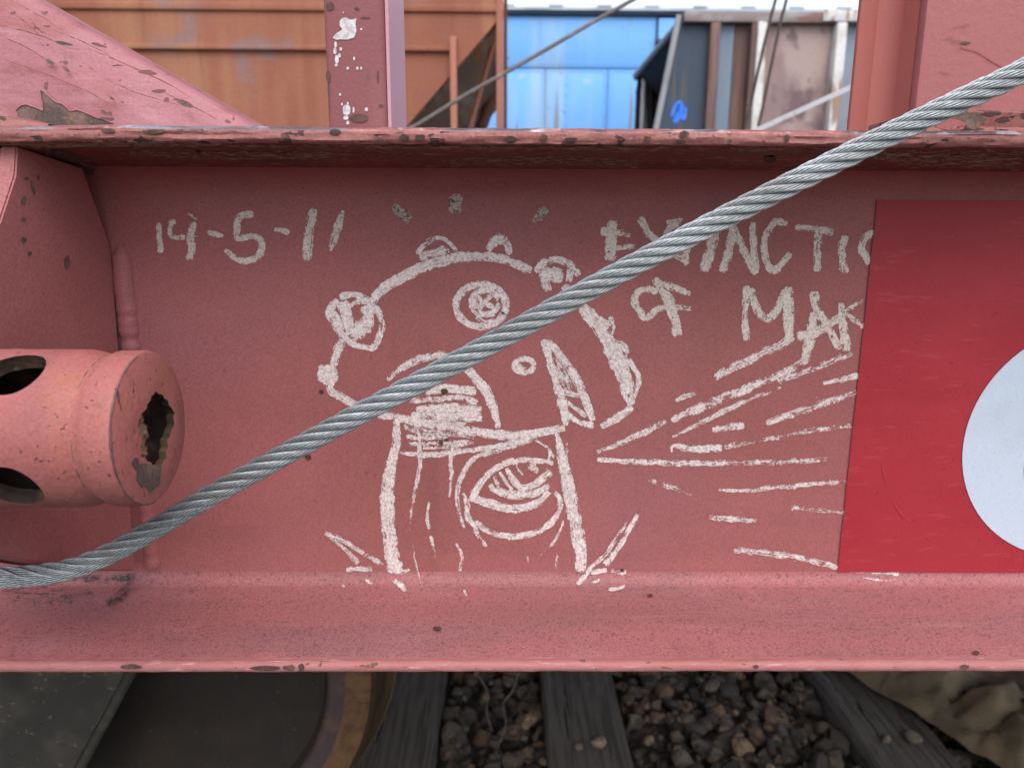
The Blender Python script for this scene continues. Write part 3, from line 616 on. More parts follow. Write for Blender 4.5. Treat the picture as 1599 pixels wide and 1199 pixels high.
for pts, w, dn in [([(70, 236), (110, 250), (150, 268)], [20, 26, 20], .62), ([(110, 902), (165, 904), (213, 899)], [10, 14, 12], .42), ([(205, 903), (195, 925), (165, 945)], [12, 20, 16], .27), ([(0, 925), (70, 930), (150, 925)], [30, 40, 26], .16)]:
    st = Strokes(); st.add(pts, w, dn, lift=.0008); st.build('dark_patch', M['corner_dark'], SILL)  # dirt at the upper corner, darker patches on the flange below the bracket
# weld bead where the bracket meets the web
XP = onY(176, 400, DW).x
def bead():
    P = []; R = []
    z0, z1 = Z(-.014), Z(-.304)
    for i in range(160):
        t = i/159; z = z0+(z1-z0)*t
        r = .0092 if t < .33 else .0080
        r *= 1+.12*mnoise.noise(Vector((0, 0, z*150)))+.12*mnoise.noise(Vector((4, 0, z*40)))
        if t < .03: r *= .35+.65*t/.03
        P.append((XP+.0058+(.0 if t > .33 else .0012)+.0008*mnoise.noise(Vector((z*40, 0, 0))), DW+.0026, z)); R.append(r)
    v, q = tube_arrays(np.array(P), np.array(R), 14); return np_mesh('weld_bead', v, q, M['web'], SILL)
bead()
# winch bracket: upright plate square to the web
def yz(px, py, X): p = onX(px, py, X); return (p.y, p.z)
b0 = yz(213, 891, XP+.001)
out = [(DW-.001, Z(-.016)), (.590, Z(.0455)), (.514, Z(.0535)), (.508, Z(.034)), (.487, Z(.004)), (.425, Z(-.045)), (.365, Z(-.09)), (.352, Z(-.16)), *[yz(x, y, XP) for x, y in [(-60, 858), (0, 868), (60, 880), (150, 891)]], b0]
BR = prism('winch_bracket', [(XP, y, z) for y, z in out], (-.012, 0, 0), M['plate'], CAR, .0012)
o2 = [(DW-.001, Z(.04))]+out[1:]
prism('gap_backing', [(XP-.0125, y, z) for y, z in o2], (-.010, 0, 0), M['rust_shade'], BR)  # added backing, coloured dark so the bracket's corner gap looks shaded
def chip(px, py, w, h, seed, tilt=0):
    n = 12; P = []
    for i in range(n):
        a = 2*math.pi*i/n; r = 1+.35*mnoise.noise(Vector((math.cos(a)*1.5, math.sin(a)*1.5, seed)))
        x, y = w/2*r*math.cos(a), h/2*r*math.sin(a); c, s = math.cos(tilt), math.sin(tilt)
        P.append(onX(px+x*c-y*s, py+x*s+y*c, XP+.0004))
    mesh('paint_chip', P, [tuple(range(n))], M['bare'], BR)
for k, (x, y, w, h, t) in enumerate([(42, 279, 8, 5, .2), (52, 294, 6, 20, -.2), (37, 313, 8, 14, .1), (37, 343, 8, 9, 0), (37, 375, 8, 10, 0), (46, 397, 7, 8, 0), (105, 411, 9, 24, 0), (60, 278, 5, 8, 0)]): chip(x, y, w, h, k*2.3, t)

# winch drum
DY = .415; fc = onY(238, 668, DY); XE = fc.x; DZ = fc.z
def make_drum():
    prof = [(.0436, 0), (.0452, .0012), (.0458, .004), (.0457, .0155), (.0446, .0180), (.0430, .0205), (.0426, .0228), (.0432, .0250), (.0450, .0290), (.0462, .0350), (.0463, .05), (.0462, .075), (.0466, .0775), (.0462, .080), (.0462, .150), (.0462, .235), (.0370, .235), (.0370, .0045), (.001, .0045)]
    o = lathe('winch_drum', [(r, -t) for r, t in prof], (XE, DY, DZ), 'X', [M['drum'], M['rust_shade'], M['bare']], CAR, 96, [0]*15+[1]*3)
    cut = []
    xh = onY(33, 588, DY-.02).x
    for ang in (57.3, -31.4, 148.1, -122.2):
        a = math.radians(ang); d = Vector((0, -math.cos(a), math.sin(a)))
        bm = bmesh.new(); bmesh.ops.create_cone(bm, cap_ends=True, segments=40, radius1=.0158, radius2=.0158, depth=.034)
        bm.transform(Matrix.Translation(Vector((xh, DY, DZ))+d*.044) @ Vector((0, 0, 1)).rotation_difference(d).to_matrix().to_4x4())
        for f in bm.faces: f.material_index = 0
        cut.append(bmo('cutter', bm, [M['rust_shade']]))
    hp = [(912, 416), (898, 438), (888, 440), (880, 470), (866, 488), (858, 500), (862, 512), (842, 535), (826, 545), (824, 570), (814, 580), (806, 618), (818, 640), (814, 672), (830, 690), (832, 715), (820, 740), (830, 765), (822, 800), (848, 800), (862, 826), (884, 830), (890, 848), (925, 842), (948, 846), (958, 822), (976, 808), (970, 770), (984, 742), (978, 700), (994, 680), (1004, 640), (1020, 610), (1014, 560), (1022, 545), (1004, 512), (990, 500), (984, 470), (962, 458), (950, 434), (930, 432)]
    P = [onX(x/3.747, 500+y/3.747, XE) for x, y in hp]
    pr = prism('cutter', [p+Vector((.01, 0, 0)) for p in P], (-.042, 0, 0), M['rust_shade']); cut.append(pr)
    bpy.context.view_layer.update()
    for c in cut:
        b = o.modifiers.new('cut', 'BOOLEAN'); b.object = c; b.operation = 'DIFFERENCE'; b.solver = 'MANIFOLD'
        try: b.material_mode = 'TRANSFER'
        except Exception: pass
    dg = bpy.context.evaluated_depsgraph_get(); dg.update(); me = bpy.data.meshes.new_from_object(o.evaluated_get(dg)); o.modifiers.clear(); o.data = me
    for c in cut: bpy.data.objects.remove(c)
    smooth_by_angle(o, 38); return o
DR = make_drum()
# worn rim of the drum face, lump of rust and bare patch in the broken end
a0 = np.linspace(math.radians(100), math.radians(262), 60)     # arc on the camera side
rimp = [(XE-.0006, DY+.0447*math.cos(a), DZ+.0447*math.sin(a)) for a in a0]
tube('worn_edge', np.array(rimp), np.array([.0011*(.35+.9*abs(mnoise.noise(Vector((a*6, 1, 0))))) for a in a0]), M['bare'], DR, 6)
pp = [(772, 830), (790, 800), (815, 812), (812, 850), (830, 838), (870, 838), (905, 850), (944, 838), (942, 880), (935, 960), (905, 990), (882, 1016), (862, 985), (845, 970), (830, 982), (812, 955), (800, 920), (806, 880), (785, 868)]
pp = [onX(x/3.747, 500+y/3.747, XE+.0004) for x, y in pp]; mesh('bare_patch', pp, [tuple(range(len(pp)))], M['bare'], DR)
def lump(px, py, r, seed):
    bm = bmesh.new(); bmesh.ops.create_icosphere(bm, subdivisions=4, radius=r); c = onX(px, py, XE)
    for v in bm.verts:
        q = v.co/r; v.co *= 1+.45*mnoise.noise(q*1.8+Vector((seed, 0, 0)))+.2*mnoise.noise(q*5); v.co += Vector((c.x-.015, c.y, c.z))
    bmo('rust_lump', bm, M['lump'], DR, True)
M['lump'] = surf('wet rust crust', (.19, .10, .06), [((.16, .08, .04), 110, .5, .65, .9), ((.30, .29, .30), 130, .64, .68, .8)], .32, .3, 500, .0012, 350)
lump(238, 703, .0105, 2); lump(240, 668, .010, 6); lump(231, 690, .008, 9)

av = np.linspace(math.radians(60), math.radians(300), 90)
tube('groove_ring', np.array([(XE-.0226, DY+.0421*math.cos(a), DZ+.0421*math.sin(a)) for a in av]), np.array([.0010*(.5+abs(mnoise.noise(Vector((a*5, 4, 0))))) for a in av]), M['bare'], DR, 6)  # thin dark ring lying in the drum's groove
# red decal with a white disc
def make_decal():
    tl = onY(1367, 312, DW); bl = onY(1308, 892, DW); x0 = (tl.x+bl.x)/2; zt, zb = tl.z, bl.z; y = DW-.0016
    r = .0025; bm = bmesh.new(); nx, nz = 40, 40; g = {}
    for j in range(nz+1):
        for i in range(nx+1):
            x = x0+.37*i/nx; z = zb+(zt-zb)*j/nz
            dy = 0
            g[i, j] = bm.verts.new((x+.0006*mnoise.noise(Vector((0, 0, z*40)))*(i == 0), y+dy, z))
    for j in range(nz):
        for i in range(nx): bm.faces.new((g[i, j], g[i+1, j], g[i+1, j+1], g[i, j+1]))
    o = bmo('warning_decal', bm, M['decal'], CAR, True)
    o['label'] = 'red rectangular decal with a white disc'
    c = onY(1690, 692, DW); R = c.x-onY(1502, 690, DW).x
    mesh('white_disc', [(c.x+R*math.cos(t), y-.0008, c.z+R*math.sin(t)) for t in np.linspace(0, 2*math.pi, 96, endpoint=False)], [tuple(range(96))], M['decal_white'], o)
    R2 = c.x-onY(1596.5, 722, DW).x; zc = onY(1690, 722, DW).z
    mesh('dark_print', [(c.x+R2*math.cos(t), y-.0012, zc+R2*math.sin(t)) for t in np.linspace(0, 2*math.pi, 64, endpoint=False)], [tuple(range(64))], M['decal_dark'], o)
    pth = [onY(px, py, y+.00045) for px, py in catmull([(1372, 640), (1374, 700), (1380, 748), (1397, 790), (1430, 828), (1465, 848), (1510, 858)], 8)]
    tube('crease', np.array(pth), np.array([(.0007*(.6+.4*math.sin(i*.55))+.0003)*math.sin(math.pi*(i+.5)/len(pth))**.5 for i in range(len(pth))]), M['decal'], o, 8)
make_decal()

# deck, far sill and cross beam that shade the ground
box('deck', -2.4, 2.6, .662, 3.36, Z(.022), Z(.060), M['deck'], CAR)
box('far_sill', -2.4, 2.6, 3.37, 3.46, Z(-.34), Z(.065), M['deck'], CAR, .006)
box('centre_sill', -2.4, 2.6, 1.80, 2.25, Z(-.42), Z(.018), M['deck'], CAR, .006)

# stake post
p0 = onY(508, 100, .70); p1 = onY(601, 100, .70); dep = .118
PO = box('stake_post', p0.x, p1.x-.0, .70, .70+dep, Z(.061), Z(1.2), M['post'], CAR, .005, 3)
box('lit_side_skin', p1.x+.0005, p1.x+.0035, .706, .70+dep-.004, Z(.062), Z(1.2), M['skylit'], PO)  # added skin that carries the lightened side colour
def smear(pts, seed, m='white_smear', Y=.70, parent=PO, lift=.0008):
    n = 26; cx = sum(p[0] for p in pts)/len(pts); cy = sum(p[1] for p in pts)/len(pts); P = []
    c = catmull(list(pts)+[pts[0]], 8)[:-1]
    for i, q in enumerate(c):
        j = 1+.10*mnoise.noise(Vector((q[0]*.5, q[1]*.5, seed)))
        P.append(onY(cx+(q[0]-cx)*j, cy+(q[1]-cy)*j, Y-lift))
    return mesh('splash' if m == 'white_smear' else 'mark', P, [tuple(range(len(P)))], M[m], parent)
def dabs(px, py, w, h, seed): smear([(px-w/2, py), (px-w/3, py-h/2), (px+w/3, py-h/2), (px+w/2, py), (px+w/3, py+h/2), (px-w/3, py+h/2)], seed)
smear([(530, 34), (538, 28), (548, 31), (557, 30), (555, 38), (557, 46), (553, 58), (545, 62), (534, 62), (524, 62), (521, 58), (526, 52), (534, 47), (531, 41)], 1)
for k, (x, y, w, h) in enumerate([(524, 70, 4, 8), (523, 80, 5, 9), (526, 93, 6, 12), (530, 87, 4, 6), (532, 77, 4, 5), (553, 92, 3, 5), (543, 107, 4, 4), (558, 107, 4, 4), (564, 107, 3, 4), (525, 102, 5, 4), (572, 171, 5, 5), (541, 172, 12, 14), (534, 163, 3, 4), (543, 162, 3, 4), (552, 172, 3, 8), (540, 184, 8, 6), (531, 148, 3, 4), (543, 192, 5, 5), (564, 46, 3, 3), (536, 20, 2, 3)]): dabs(x, y, w, h, k)
for k, (x, y, w, h, t) in enumerate([(557, 14, 9, 3, 0), (570, 28, 18, 2, 0), (590, 120, 3, 18, -.4), (515, 10, 14, 12, 0), (512, 120, 7, 16, 0), (560, 185, 30, 12, 0), (595, 165, 8, 3, .3)]):
    smear([(x-w/2, y), (x-w/4, y-h/2), (x+w/4, y-h/2), (x+w/2, y+t*4), (x+w/4, y+h/2), (x-w/4, y+h/2)], k+30, 'scratch')

# diagonal brace: deep pressed channel, rounded along its upper edge
def make_brace():
    Y0 = .668; a = onY(55, 0, Y0); b = onY(397, 196, Y0); d = (b-a).normalized(); n = Vector((-d.z, 0, d.x))
    if n.z < 0: n = -n
    a = a-d*1.1; b = b+d*.06
    # section in (n, y): round shoulder at the top edge
    sec = [(0, .10), (0, .020), (-.0012, .0150), (-.0045, .0125), (-.020, .0075), (-.036, .0030), (-.043, .0008), (-.055, .0), (-.10, .0), (-.30, .0), (-.33, .02), (-.33, .10)]
    bm = bmesh.new(); L = (b-a).length; N = 110; rings = []
    for i in range(N):
        p = a+d*(L*i/(N-1)); r = []
        for k, (s, y) in enumerate(sec):
            w = .0010*mnoise.noise(Vector((L*i/(N-1)*14, s*30, 2)))
            r.append(bm.verts.new(p+n*s+Vector((0, y+w, 0))))
        rings.append(r)
    for i in range(N-1):
        for k in range(len(sec)-1): bm.faces.new((rings[i][k], rings[i][k+1], rings[i+1][k+1], rings[i+1][k]))
    bm.faces.new(rings[0]); bm.faces.new(rings[-1][::-1])
    o = bmo('diagonal_brace', bm, M['brace'], CAR); smooth_by_angle(o, 45)
    Yf = Y0-.0
    tr = [(100, 690), (130, 662), (165, 655), (215, 672), (270, 697), (262, 640), (250, 566), (275, 575), (305, 605), (345, 640), (395, 655), (440, 697), (485, 690), (520, 702), (600, 737), (655, 752), (705, 772), (400, 790), (150, 790)]
    mesh('rust_patch', [onY(x/4, y/4, Yf-.0016) for x, y in tr], [tuple(range(len(tr)))], M['bare'], o)
    lip = [onY(x/4, y/4-.5, Yf-.0018) for x, y in tr[:17]]
    tube('paint_edge', np.array(lip), .0007, M['brace'], o, 6)
    for k, (pts, w, m) in enumerate([([(0, 40), (60, 55), (110, 77)], 2.0, 'scratch'), ([(0, 56), (40, 74), (75, 96)], 2.4, 'scratch'), ([(85, 48), (130, 66), (180, 92)], 2.0, 'scratch'), ([(165, 124), (215, 146), (290, 167)], 1.5, 'scratch'), ([(135, 75), (190, 98), (260, 130), (300, 155)], 3.5, 'scuff'), ([(5, 5), (50, 45), (66, 60)], 2.5, 'scuff'), ([(0, 92), (60, 112), (140, 145), (200, 180)], 2.5, 'scuff'),
            ([(15, 0), (60, 24), (100, 50)], 1.2, 'scratch'), ([(250, 142), (300, 166), (345, 190)], 3, 'scuff'), ([(50, 35), (62, 48), (72, 53)], 3.5, 'scratch'), ([(135, 106), (143, 108), (150, 113)], 1.5, 'scratch')]):
        c = catmull(pts, 8); v = []; f = []
        for i, q in enumerate(c):
            t = i/(len(c)-1); hw = max(.12, w*.30*math.sin(math.pi*(t*.9+.05))*(1+1.8*mnoise.noise(Vector((i*.9, k, 0))))); q = q+np.array([0, 1.6*mnoise.noise(Vector((i*.35, k*3, 7)))])
            v += [onY(q[0], q[1]-hw, Yf-.0020-.0001*k), onY(q[0], q[1]+hw, Yf-.0020-.0001*k)]
            if i: j = 2*i; f.append((j-2, j-1, j+1, j))
        mesh('scratch', v, f, M[m], o)
    for k, (x, y, w, h) in enumerate([(103, 108, 11, 9), (78, 97, 14, 9), (100, 68, 28, 7), (290, 162, 24, 12), (175, 154, 8, 5), (191, 160, 6, 3)]):
        pl = [(x-w/2, y-h/2), (x-w/5, y-h/2), (x+w/3, y), (x+w/2, y+h/2), (x+w/6, y+h/2), (x-w/3, y+h/8)]
        c = catmull(pl+[pl[0]], 4)[:-1]; mesh('paint_chip', [onY(q[0], q[1], Yf-.0032-.0001*k) for q in c], [tuple(range(len(c)))], M['bare'], o)
    return o
make_brace()
# torn strip of steel on top of the sill, far left
tp = catmull([(-60, 172), (0, 175), (30, 180), (60, 188), (100, 195)], 8); v = []; f = []
for i, q in enumerate(tp):
    p = onY(q[0], q[1], .60); h = max(0.0008, p.z-Z(.066)); v += [(p.x, p.y+.02, Z(.067)+h*.9), (p.x, p.y-.02, Z(.067)+h*.75), (p.x, p.y-.03, Z(.065)), (p.x, p.y+.02, Z(.065))]
    if i: j = 4*i; f += [(j-4+k, j-4+(k+1) % 4, j+(k+1) % 4, j+k) for k in range(4)]
mesh('torn_strip', v, f, M['lip'], CAR)

# hat-section column on the right
def column():
    y1, y2 = .662, .715
    x3 = onY(1437, 100, y1).x; x2 = onY(1392, 100, y2).x; x1 = onY(1336, 100, y2).x; t = .007
    z0, z1 = Z(.061), Z(1.3)
    o = box('column', x3, x3+.30, y1, y1+.012, z0, z1, M['column'], CAR, .003)
    o['label'] = 'wide red hat-section column plate'
    box('return_web', x3+.0005, x3+.012, y1+.0125, y2+.0, z0, z1, M['column_red'], o)
    box('rear_flange', x1, x3+.011, y2+.001, y2+.001+t, z0, z1, M['column_red'], o, .0025)
    # rounded inner corner
    v = []; f = []
    for i in range(9):
        a = math.radians(90*i/8); r = .016; cx, cy = x3-r+.0004, y2-r+.0008
        for z in (z0, z1): v.append((cx+r*math.sin(a), cy+r*math.cos(a), z))
        if i: j = 2*i; f.append((j-2, j-1, j+1, j))
    mesh('corner_fillet', v, f, M['column_red'], o, True)
    for k, (pts, w) in enumerate([([(1498, 68), (1507, 65), (1517, 67), (1508, 71)], 0)]):
        mesh('paint_chip', [onY(x, y, y1-.0006) for x, y in pts], [tuple(range(len(pts)))], M['bare'], o)
    c = catmull([(1500, 75), (1525, 82), (1545, 94), (1566, 106)], 6); v = []; f = []
    for i, q in enumerate(c):
        v += [onY(q[0], q[1]-.8, y1-.0007), onY(q[0], q[1]+.8, y1-.0007)]
        if i: j = 2*i; f.append((j-2, j-1, j+1, j))
    mesh('scratch', v, f, M['scuff'], o)
column()
# low kerb bar in front of the column foot, torn open
def kerb():
    Y = .56; a = onY(1447, 196, Y); zt = onY(1520, 171, Y).z; z0 = Z(.0665)
    xs = np.linspace(a.x, a.x+.5, 90); bm = bmesh.new(); R = []
    for i, x in enumerate(xs):
        w = .0012*mnoise.noise(Vector((x*30, 0, 0))); h = zt-z0
        R.append([bm.verts.new((x, Y-.006+w, z0)), bm.verts.new((x, Y+.002+w, z0+h*.45)), bm.verts.new((x, Y+w, z0+h*.9)), bm.verts.new((x, Y+.004, zt+w*.4)), bm.verts.new((x, Y+.09, zt)), bm.verts.new((x, Y+.09, z0))])
    for i in range(len(xs)-1):
        for k in range(6): bm.faces.new((R[i][k], R[i][(k+1) % 6], R[i+1][(k+1) % 6], R[i+1][k]))
    bm.faces.new(R[0]); bm.faces.new(R[-1][::-1])
    o = bmo('kerb_bar', bm, M['lip'], CAR, True); o.data.set_sharp_from_angle(angle=math.radians(40))
    hole = [(1482, 184), (1494, 174), (1506, 172), (1514, 177), (1525, 176), (1533, 181), (1541, 188), (1535, 193), (1528, 196), (1522, 203), (1512, 200), (1505, 194), (1496, 190), (1488, 192)]
    mesh('torn_hole', [onY(x, y, Y-.0075) for x, y in hole], [tuple(range(len(hole)))], M['bare'], o)
    fl = [(1459, 200), (1475, 186), (1492, 187), (1506, 193), (1502, 203), (1480, 204)]
    prism('bent_flap', [onY(x, y, Y-.010) for x, y in fl], (0, -.0015, 0), M['drum'], o)
    sl = [(1552, 205), (1562, 202), (1576, 203), (1568, 207)]; mesh('slot', [onY(x, y, Y-.0078) for x, y in sl], [tuple(range(4))], M['rust_shade'], o)
kerb()

# wheel and truck frame
WXC, WY, WR = -.660, 1.20, .42
WZ = .174+WR
prof = [(.05, .03), (.09, .03), (.10, .032), (.17, .035), (.30, .040), (.322, .03), (.332, .006), (.338, 0), (.366, 0), (.398, .001), (.412, .008), (WR, .022), (WR-.001, .075), (WR+.002, .090), (WR+.012, .102), (WR+.024, .110), (WR+.027, .118), (WR+.022, .130), (.40, .134), (.34, .134), (.30, .09), (.10, .09)]
idx = [0, 0, 0, 0, 0, 0, 1, 1, 2, 2, 3, 3, 3, 3, 3, 4, 4, 4, 3, 3, 3]
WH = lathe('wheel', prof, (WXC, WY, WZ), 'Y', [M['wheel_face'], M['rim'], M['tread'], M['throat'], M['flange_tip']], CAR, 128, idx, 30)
WH['label'] = 'rusty steel wheel with golden tread'
tf = [(-700, 1040), (213, 1030), (118, 1205), (70, 1290), (-700, 1290)]
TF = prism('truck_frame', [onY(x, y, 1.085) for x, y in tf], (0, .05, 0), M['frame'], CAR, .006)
rb = [(208, 1028), (224, 1028), (128, 1206), (80, 1292), (64, 1292), (113, 1206)]
prism('frame_ridge', [onY(x, y, 1.07) for x, y in rb], (0, .012, 0), M['frame'], TF, .003)

# ------------------------------------------------------------------ wire ropes
def make_rope(name, ctrl, dia, mat, lay, nw, step, label, detail=True, group=None):
    P = catmull(ctrl, 40); s = np.r_[0, np.cumsum(np.linalg.norm(np.diff(P, axis=0), axis=1))]; L = s[-1]; n = int(L/step)
    t = np.linspace(0, L, n); C = np.stack([np.interp(t, s, P[:, i]) for i in range(3)], 1)
    for _ in range(3): C[1:-1] = (C[:-2]+2*C[1:-1]+C[2:])/4
    C += np.array([[0, .0009*mnoise.noise(Vector((a*9, 1, 0))), .0011*mnoise.noise(Vector((a*7, 5, 0)))] for a in t]); lay = lay*(1+.0*t)
    T = np.gradient(C, axis=0); T /= np.linalg.norm(T, axis=1)[:, None]
    U = np.cross(T, [0, 1, 0]); U /= np.linalg.norm(U, axis=1)[:, None]; B = np.cross(T, U)
    root = empty(name, tuple(C[n//2])); tag(root, label, 'wire rope', group)
    R = dia/2; rs = R/3*1.02; rc = R-rs
    v, q = tube_arrays(C, rc*.9, 8); np_mesh('core', v, q, M['steel_dark'], root)
    for k in range(6):
        ph = 2*math.pi*t/lay+k*math.pi/3
        SC = C+rc*(np.cos(ph)[:, None]*U+np.sin(ph)[:, None]*B)
        ST = np.gradient(SC, axis=0); ST /= np.linalg.norm(ST, axis=1)[:, None]
        SN = np.cos(ph)[:, None]*U+np.sin(ph)[:, None]*B; SN -= (SN*ST).sum(1)[:, None]*ST; SN /= np.linalg.norm(SN, axis=1)[:, None]; SB = np.cross(ST, SN)
        rw = rs*math.sin(math.pi/nw)/(1+math.sin(math.pi/nw)); V, Q = tube_arrays(SC, rs-rw*1.15, 10); Vs = [V]; Qs = [Q]; off = len(V); nc = len(Q)
        for w in range(nw):
            pw = -2*math.pi*t/(lay*.31)+w*2*math.pi/nw+ph*0+k
            WC = SC+(rs-rw)*(np.cos(pw)[:, None]*SN+np.sin(pw)[:, None]*SB)
            V, Q = tube_arrays(WC, rw*.80, 6); Vs.append(V); Qs.append(Q+off); off += len(V)
        so = np_mesh('strand', np.concatenate(Vs), np.concatenate(Qs), [mat, M['steel_dark']], root)
        mi = np.zeros(len(so.data.polygons), np.int32); mi[:nc] = 1; so.data.polygons.foreach_set('material_index', mi)
    return root
YR = .468
c = [(-330, 700), (-260, 800), (-150, 872), (-60, 898), (0, 900), (60, 897), (120, 885), (180, 860), (240, 826), (330, 772), (480, 690), (700, 572), (900, 464), (1100, 356), (1300, 254), (1500, 157), (1599, 110), (1900, -45), (2600, -420)]
make_rope('wire_rope', [tuple(onY(x, y, YR)) for x, y in c], .0158, M['steel'], .0158*5.3, 8, .0022, 'thick grey twisted wire rope slung diagonally across the red sill')
def simple_rope(name, pts, dia, m, label, cat='wire rope', group=None):
    P = catmull(pts, 30); s = np.r_[0, np.cumsum(np.linalg.norm(np.diff(P, axis=0), axis=1))]; n = int(s[-1]/.006)
    t = np.linspace(0, s[-1], n); C = np.stack([np.interp(t, s, P[:, i]) for i in range(3)], 1)
    T = np.gradient(C, axis=0); T /= np.linalg.norm(T, axis=1)[:, None]; U = np.cross(T, [0, 1, 0]); U /= np.linalg.norm(U, axis=1)[:, None]; B = np.cross(T, U)
    root = empty(name, tuple(pts[0])); tag(root, label, cat, group); R = dia/2
    for k in range(6):
        ph = 2*math.pi*t/(dia*6)+k*math.pi/3; V, Q = tube_arrays(C+R*.62*(np.cos(ph)[:, None]*U+np.sin(ph)[:, None]*B), R*.38, 6); np_mesh('strand', V, Q, m, root)
    return root
simple_rope('wire_rope', [tuple(onY(x, y, 2.95)) for x, y in [(560, 248), (640, 202), (730, 147), (800, 108), (880, 62), (940, 27), (985, 2), (1060, -42), (1400, -260)]], .0155, M['old_rope'], 'slack grey wire rope rising past the orange hopper car')
simple_rope('wire_rope', [tuple(onY(x, y, 3.3)) for x, y in [(1150, 240), (1166, 190), (1184, 110), (1203, 30), (1211, 0), (1240, -120), (1330, -500)]], .014, M['dark_rope'], 'left of the two thin dark wire ropes before the grey hopper car', group='pair of thin dark ropes')
simple_rope('wire_rope', [tuple(onY(x, y, 3.3)) for x, y in [(1170, 240), (1185, 195), (1205, 100), (1220, 30), (1228, 0), (1254, -120), (1340, -500)]], .014, M['dark_rope'], 'right of the two thin dark wire ropes before the grey hopper car', group='pair of thin dark ropes')
q0, q1 = onY(1150, 218, 2.6), onY(1420, 95, 2.6); d = (q1-q0).normalized(); n = Vector((-d.z, 0, d.x))*.0085
o = prism('steel_strap', [q0-n, q1-n, q1+n, q0+n], (0, .003, 0), M['strap'], None, .0008); tag(o, 'light grey flat steel strap rising towards the right column', 'strap')

# ------------------------------------------------------------------ cars behind
def car_wheels(root, xs, y0, y1, m):
    first = None
    for x in xs:
        for y in (y0, y1):
            if first is None:
                first = lathe('wheel', [(.05, 0), (.35, .02), (.42, 0), (.42, .09), (.445, .11), (.44, .13), (.3, .13), (.1, .1)], (0, 0, .42), 'Y', M['wheel_face'], None, 40)
                first.parent = root; first.matrix_parent_inverse = Matrix.Translation(-root.location); w = first
            else:
                w = first.copy(); COL.objects.link(w); w.parent = root; w.matrix_parent_inverse = first.matrix_parent_inverse
            w.location = (x, y, .074)
for yy, rl in ((5.38, 'near rail under the orange hopper car'), (6.88, 'far rail under the orange hopper car'), (9.38, 'near rail under the grey and brown hopper car'), (10.88, 'far rail under the grey and brown hopper car'), (13.58, 'near rail under the blue boxcar'), (15.08, 'far rail under the blue boxcar')):
    pr = [(-.07, 0), (.07, 0), (.07, .012), (.01, .03), (.01, .125), (.036, .14), (.036, .172), (-.036, .172), (-.036, .14), (-.01, .125), (-.01, .03), (-.07, .012)]
    o = prism('rail', [(-25, yy+a, b-.098) for a, b in pr], (50, 0, 0), M['rail']); tag(o, 'rusty '+rl, 'rail', 'rails of the tracks behind')

M['orange'] = surf('rust orange paint', (.26, .096, .058), [((.205, .070, .042), (1.2, 1, .5), .42, .65, .8), ((.31, .14, .08), (3.5, 1, .35), .46, .66, .9), ((.16, .075, .045), (14, 1, .5), .58, .72, .6), ((.20, .135, .14), (2.5, 1, 3.5), .55, .70, .75), ((.17, .07, .045), (7, 1, .6), .6, .74, .6)], .65, .08, 60)
M['orange_post'] = surf('orange post', (.31, .12, .08), [((.35, .15, .11), 3, .4, .7, .7), ((.2, .1, .07), (9, 9, 2), .6, .72, .6)], .6, .08, 60)
M['slope'] = surf('streaked slope sheet', (.20, .13, .085), [((.30, .27, .23), (7, .6, 5), .48, .62, .8), ((.34, .14, .04), (9, .7, 6), .56, .66, .9), ((.09, .055, .035), (5, .5, 4), .55, .7, .7)], .7, .1, 60)
M['brown_pipe'] = surf('dark brown brace', (.10, .045, .03), [((.18, .09, .06), 6, .5, .7, .7)], .7, .1, 60)
OC = empty('hopper_car', (-3.5, 6.1, 0)); tag(OC, 'rusty orange hopper car behind the red stake post', 'hopper car')
YO = 4.62; oz = lambda py, px=400: onY(px, py, YO).z
dA = onY(781, 28, YO); dB = onY(640, 192, YO); dv = dB-dA; dC = dA+dv*2.1
xr = onY(784, 100, YO).x; ztop = 4.3
side = [(-9, YO, ztop), (xr, YO, ztop), (xr, YO, dA.z), tuple(dA), tuple(dC), (-9, YO, dC.z)]
prism('side_sheet', side, (0, .03, 0), M['orange'], OC)
rz = onY(300, 75, YO).z; rx = onY(704, 75, YO).x
box('side_rib', -9, rx, YO-.030, YO-.001, rz-.014, rz+.014, M['orange'], OC, .004)
rz2 = onY(300, 8, YO).z; box('top_rib', -9, xr-.02, YO-.018, YO-.001, rz2-.03, rz2+.012, M['orange'], OC, .004)
x0, x1 = onY(704, 140, YO).x, onY(714, 140, YO).x; box('side_post', x0, x1, YO-.05, YO-.002, 1.0, onY(704, 60, YO).z, M['orange_post'], OC, .004)
x0, x1 = onY(775, 120, YO).x, onY(786, 120, YO).x; box('end_post', x0, x1, YO-.02, YO+.06, 1.0, 4.3, M['orange_post'], OC, .004)
x2 = onY(792, 120, YO+.1).x; box('end_angle', x1+.002, x2, YO+.03, YO+.07, 1.0, 4.3, M['brown_pipe'], OC, .003)
sl = [tuple(dA+Vector((.004, .04, -.004))), tuple(dC+Vector((.004, .04, -.004)))]; nn = Vector((dv.z, 0, -dv.x)).normalized()*.02
v = [Vector(sl[0]), Vector(sl[1]), Vector(sl[1])+Vector((0, 2.9, 0)), Vector(sl[0])+Vector((0, 2.9, 0))]
mesh('slope_sheet', v+[p+nn for p in v], [(0, 1, 2, 3), (7, 6, 5, 4), (0, 4, 5, 1), (1, 5, 6, 2), (2, 6, 7, 3), (3, 7, 4, 0)], M['slope'], OC)
box('far_sheet', -9, xr, 7.55, 7.58, 2.75, 4.3, M['orange'], OC)
for (a, b, r, Yb, m) in [((773, 60), (733, 205), .016, 5.0, 'orange_post'), ((776, 130), (748, 210), .05, 6.6, 'brown_pipe')]:
    tube('end_brace', np.array([onY(*a, Yb), onY(*b, Yb)]), r, M[m], OC, 10)
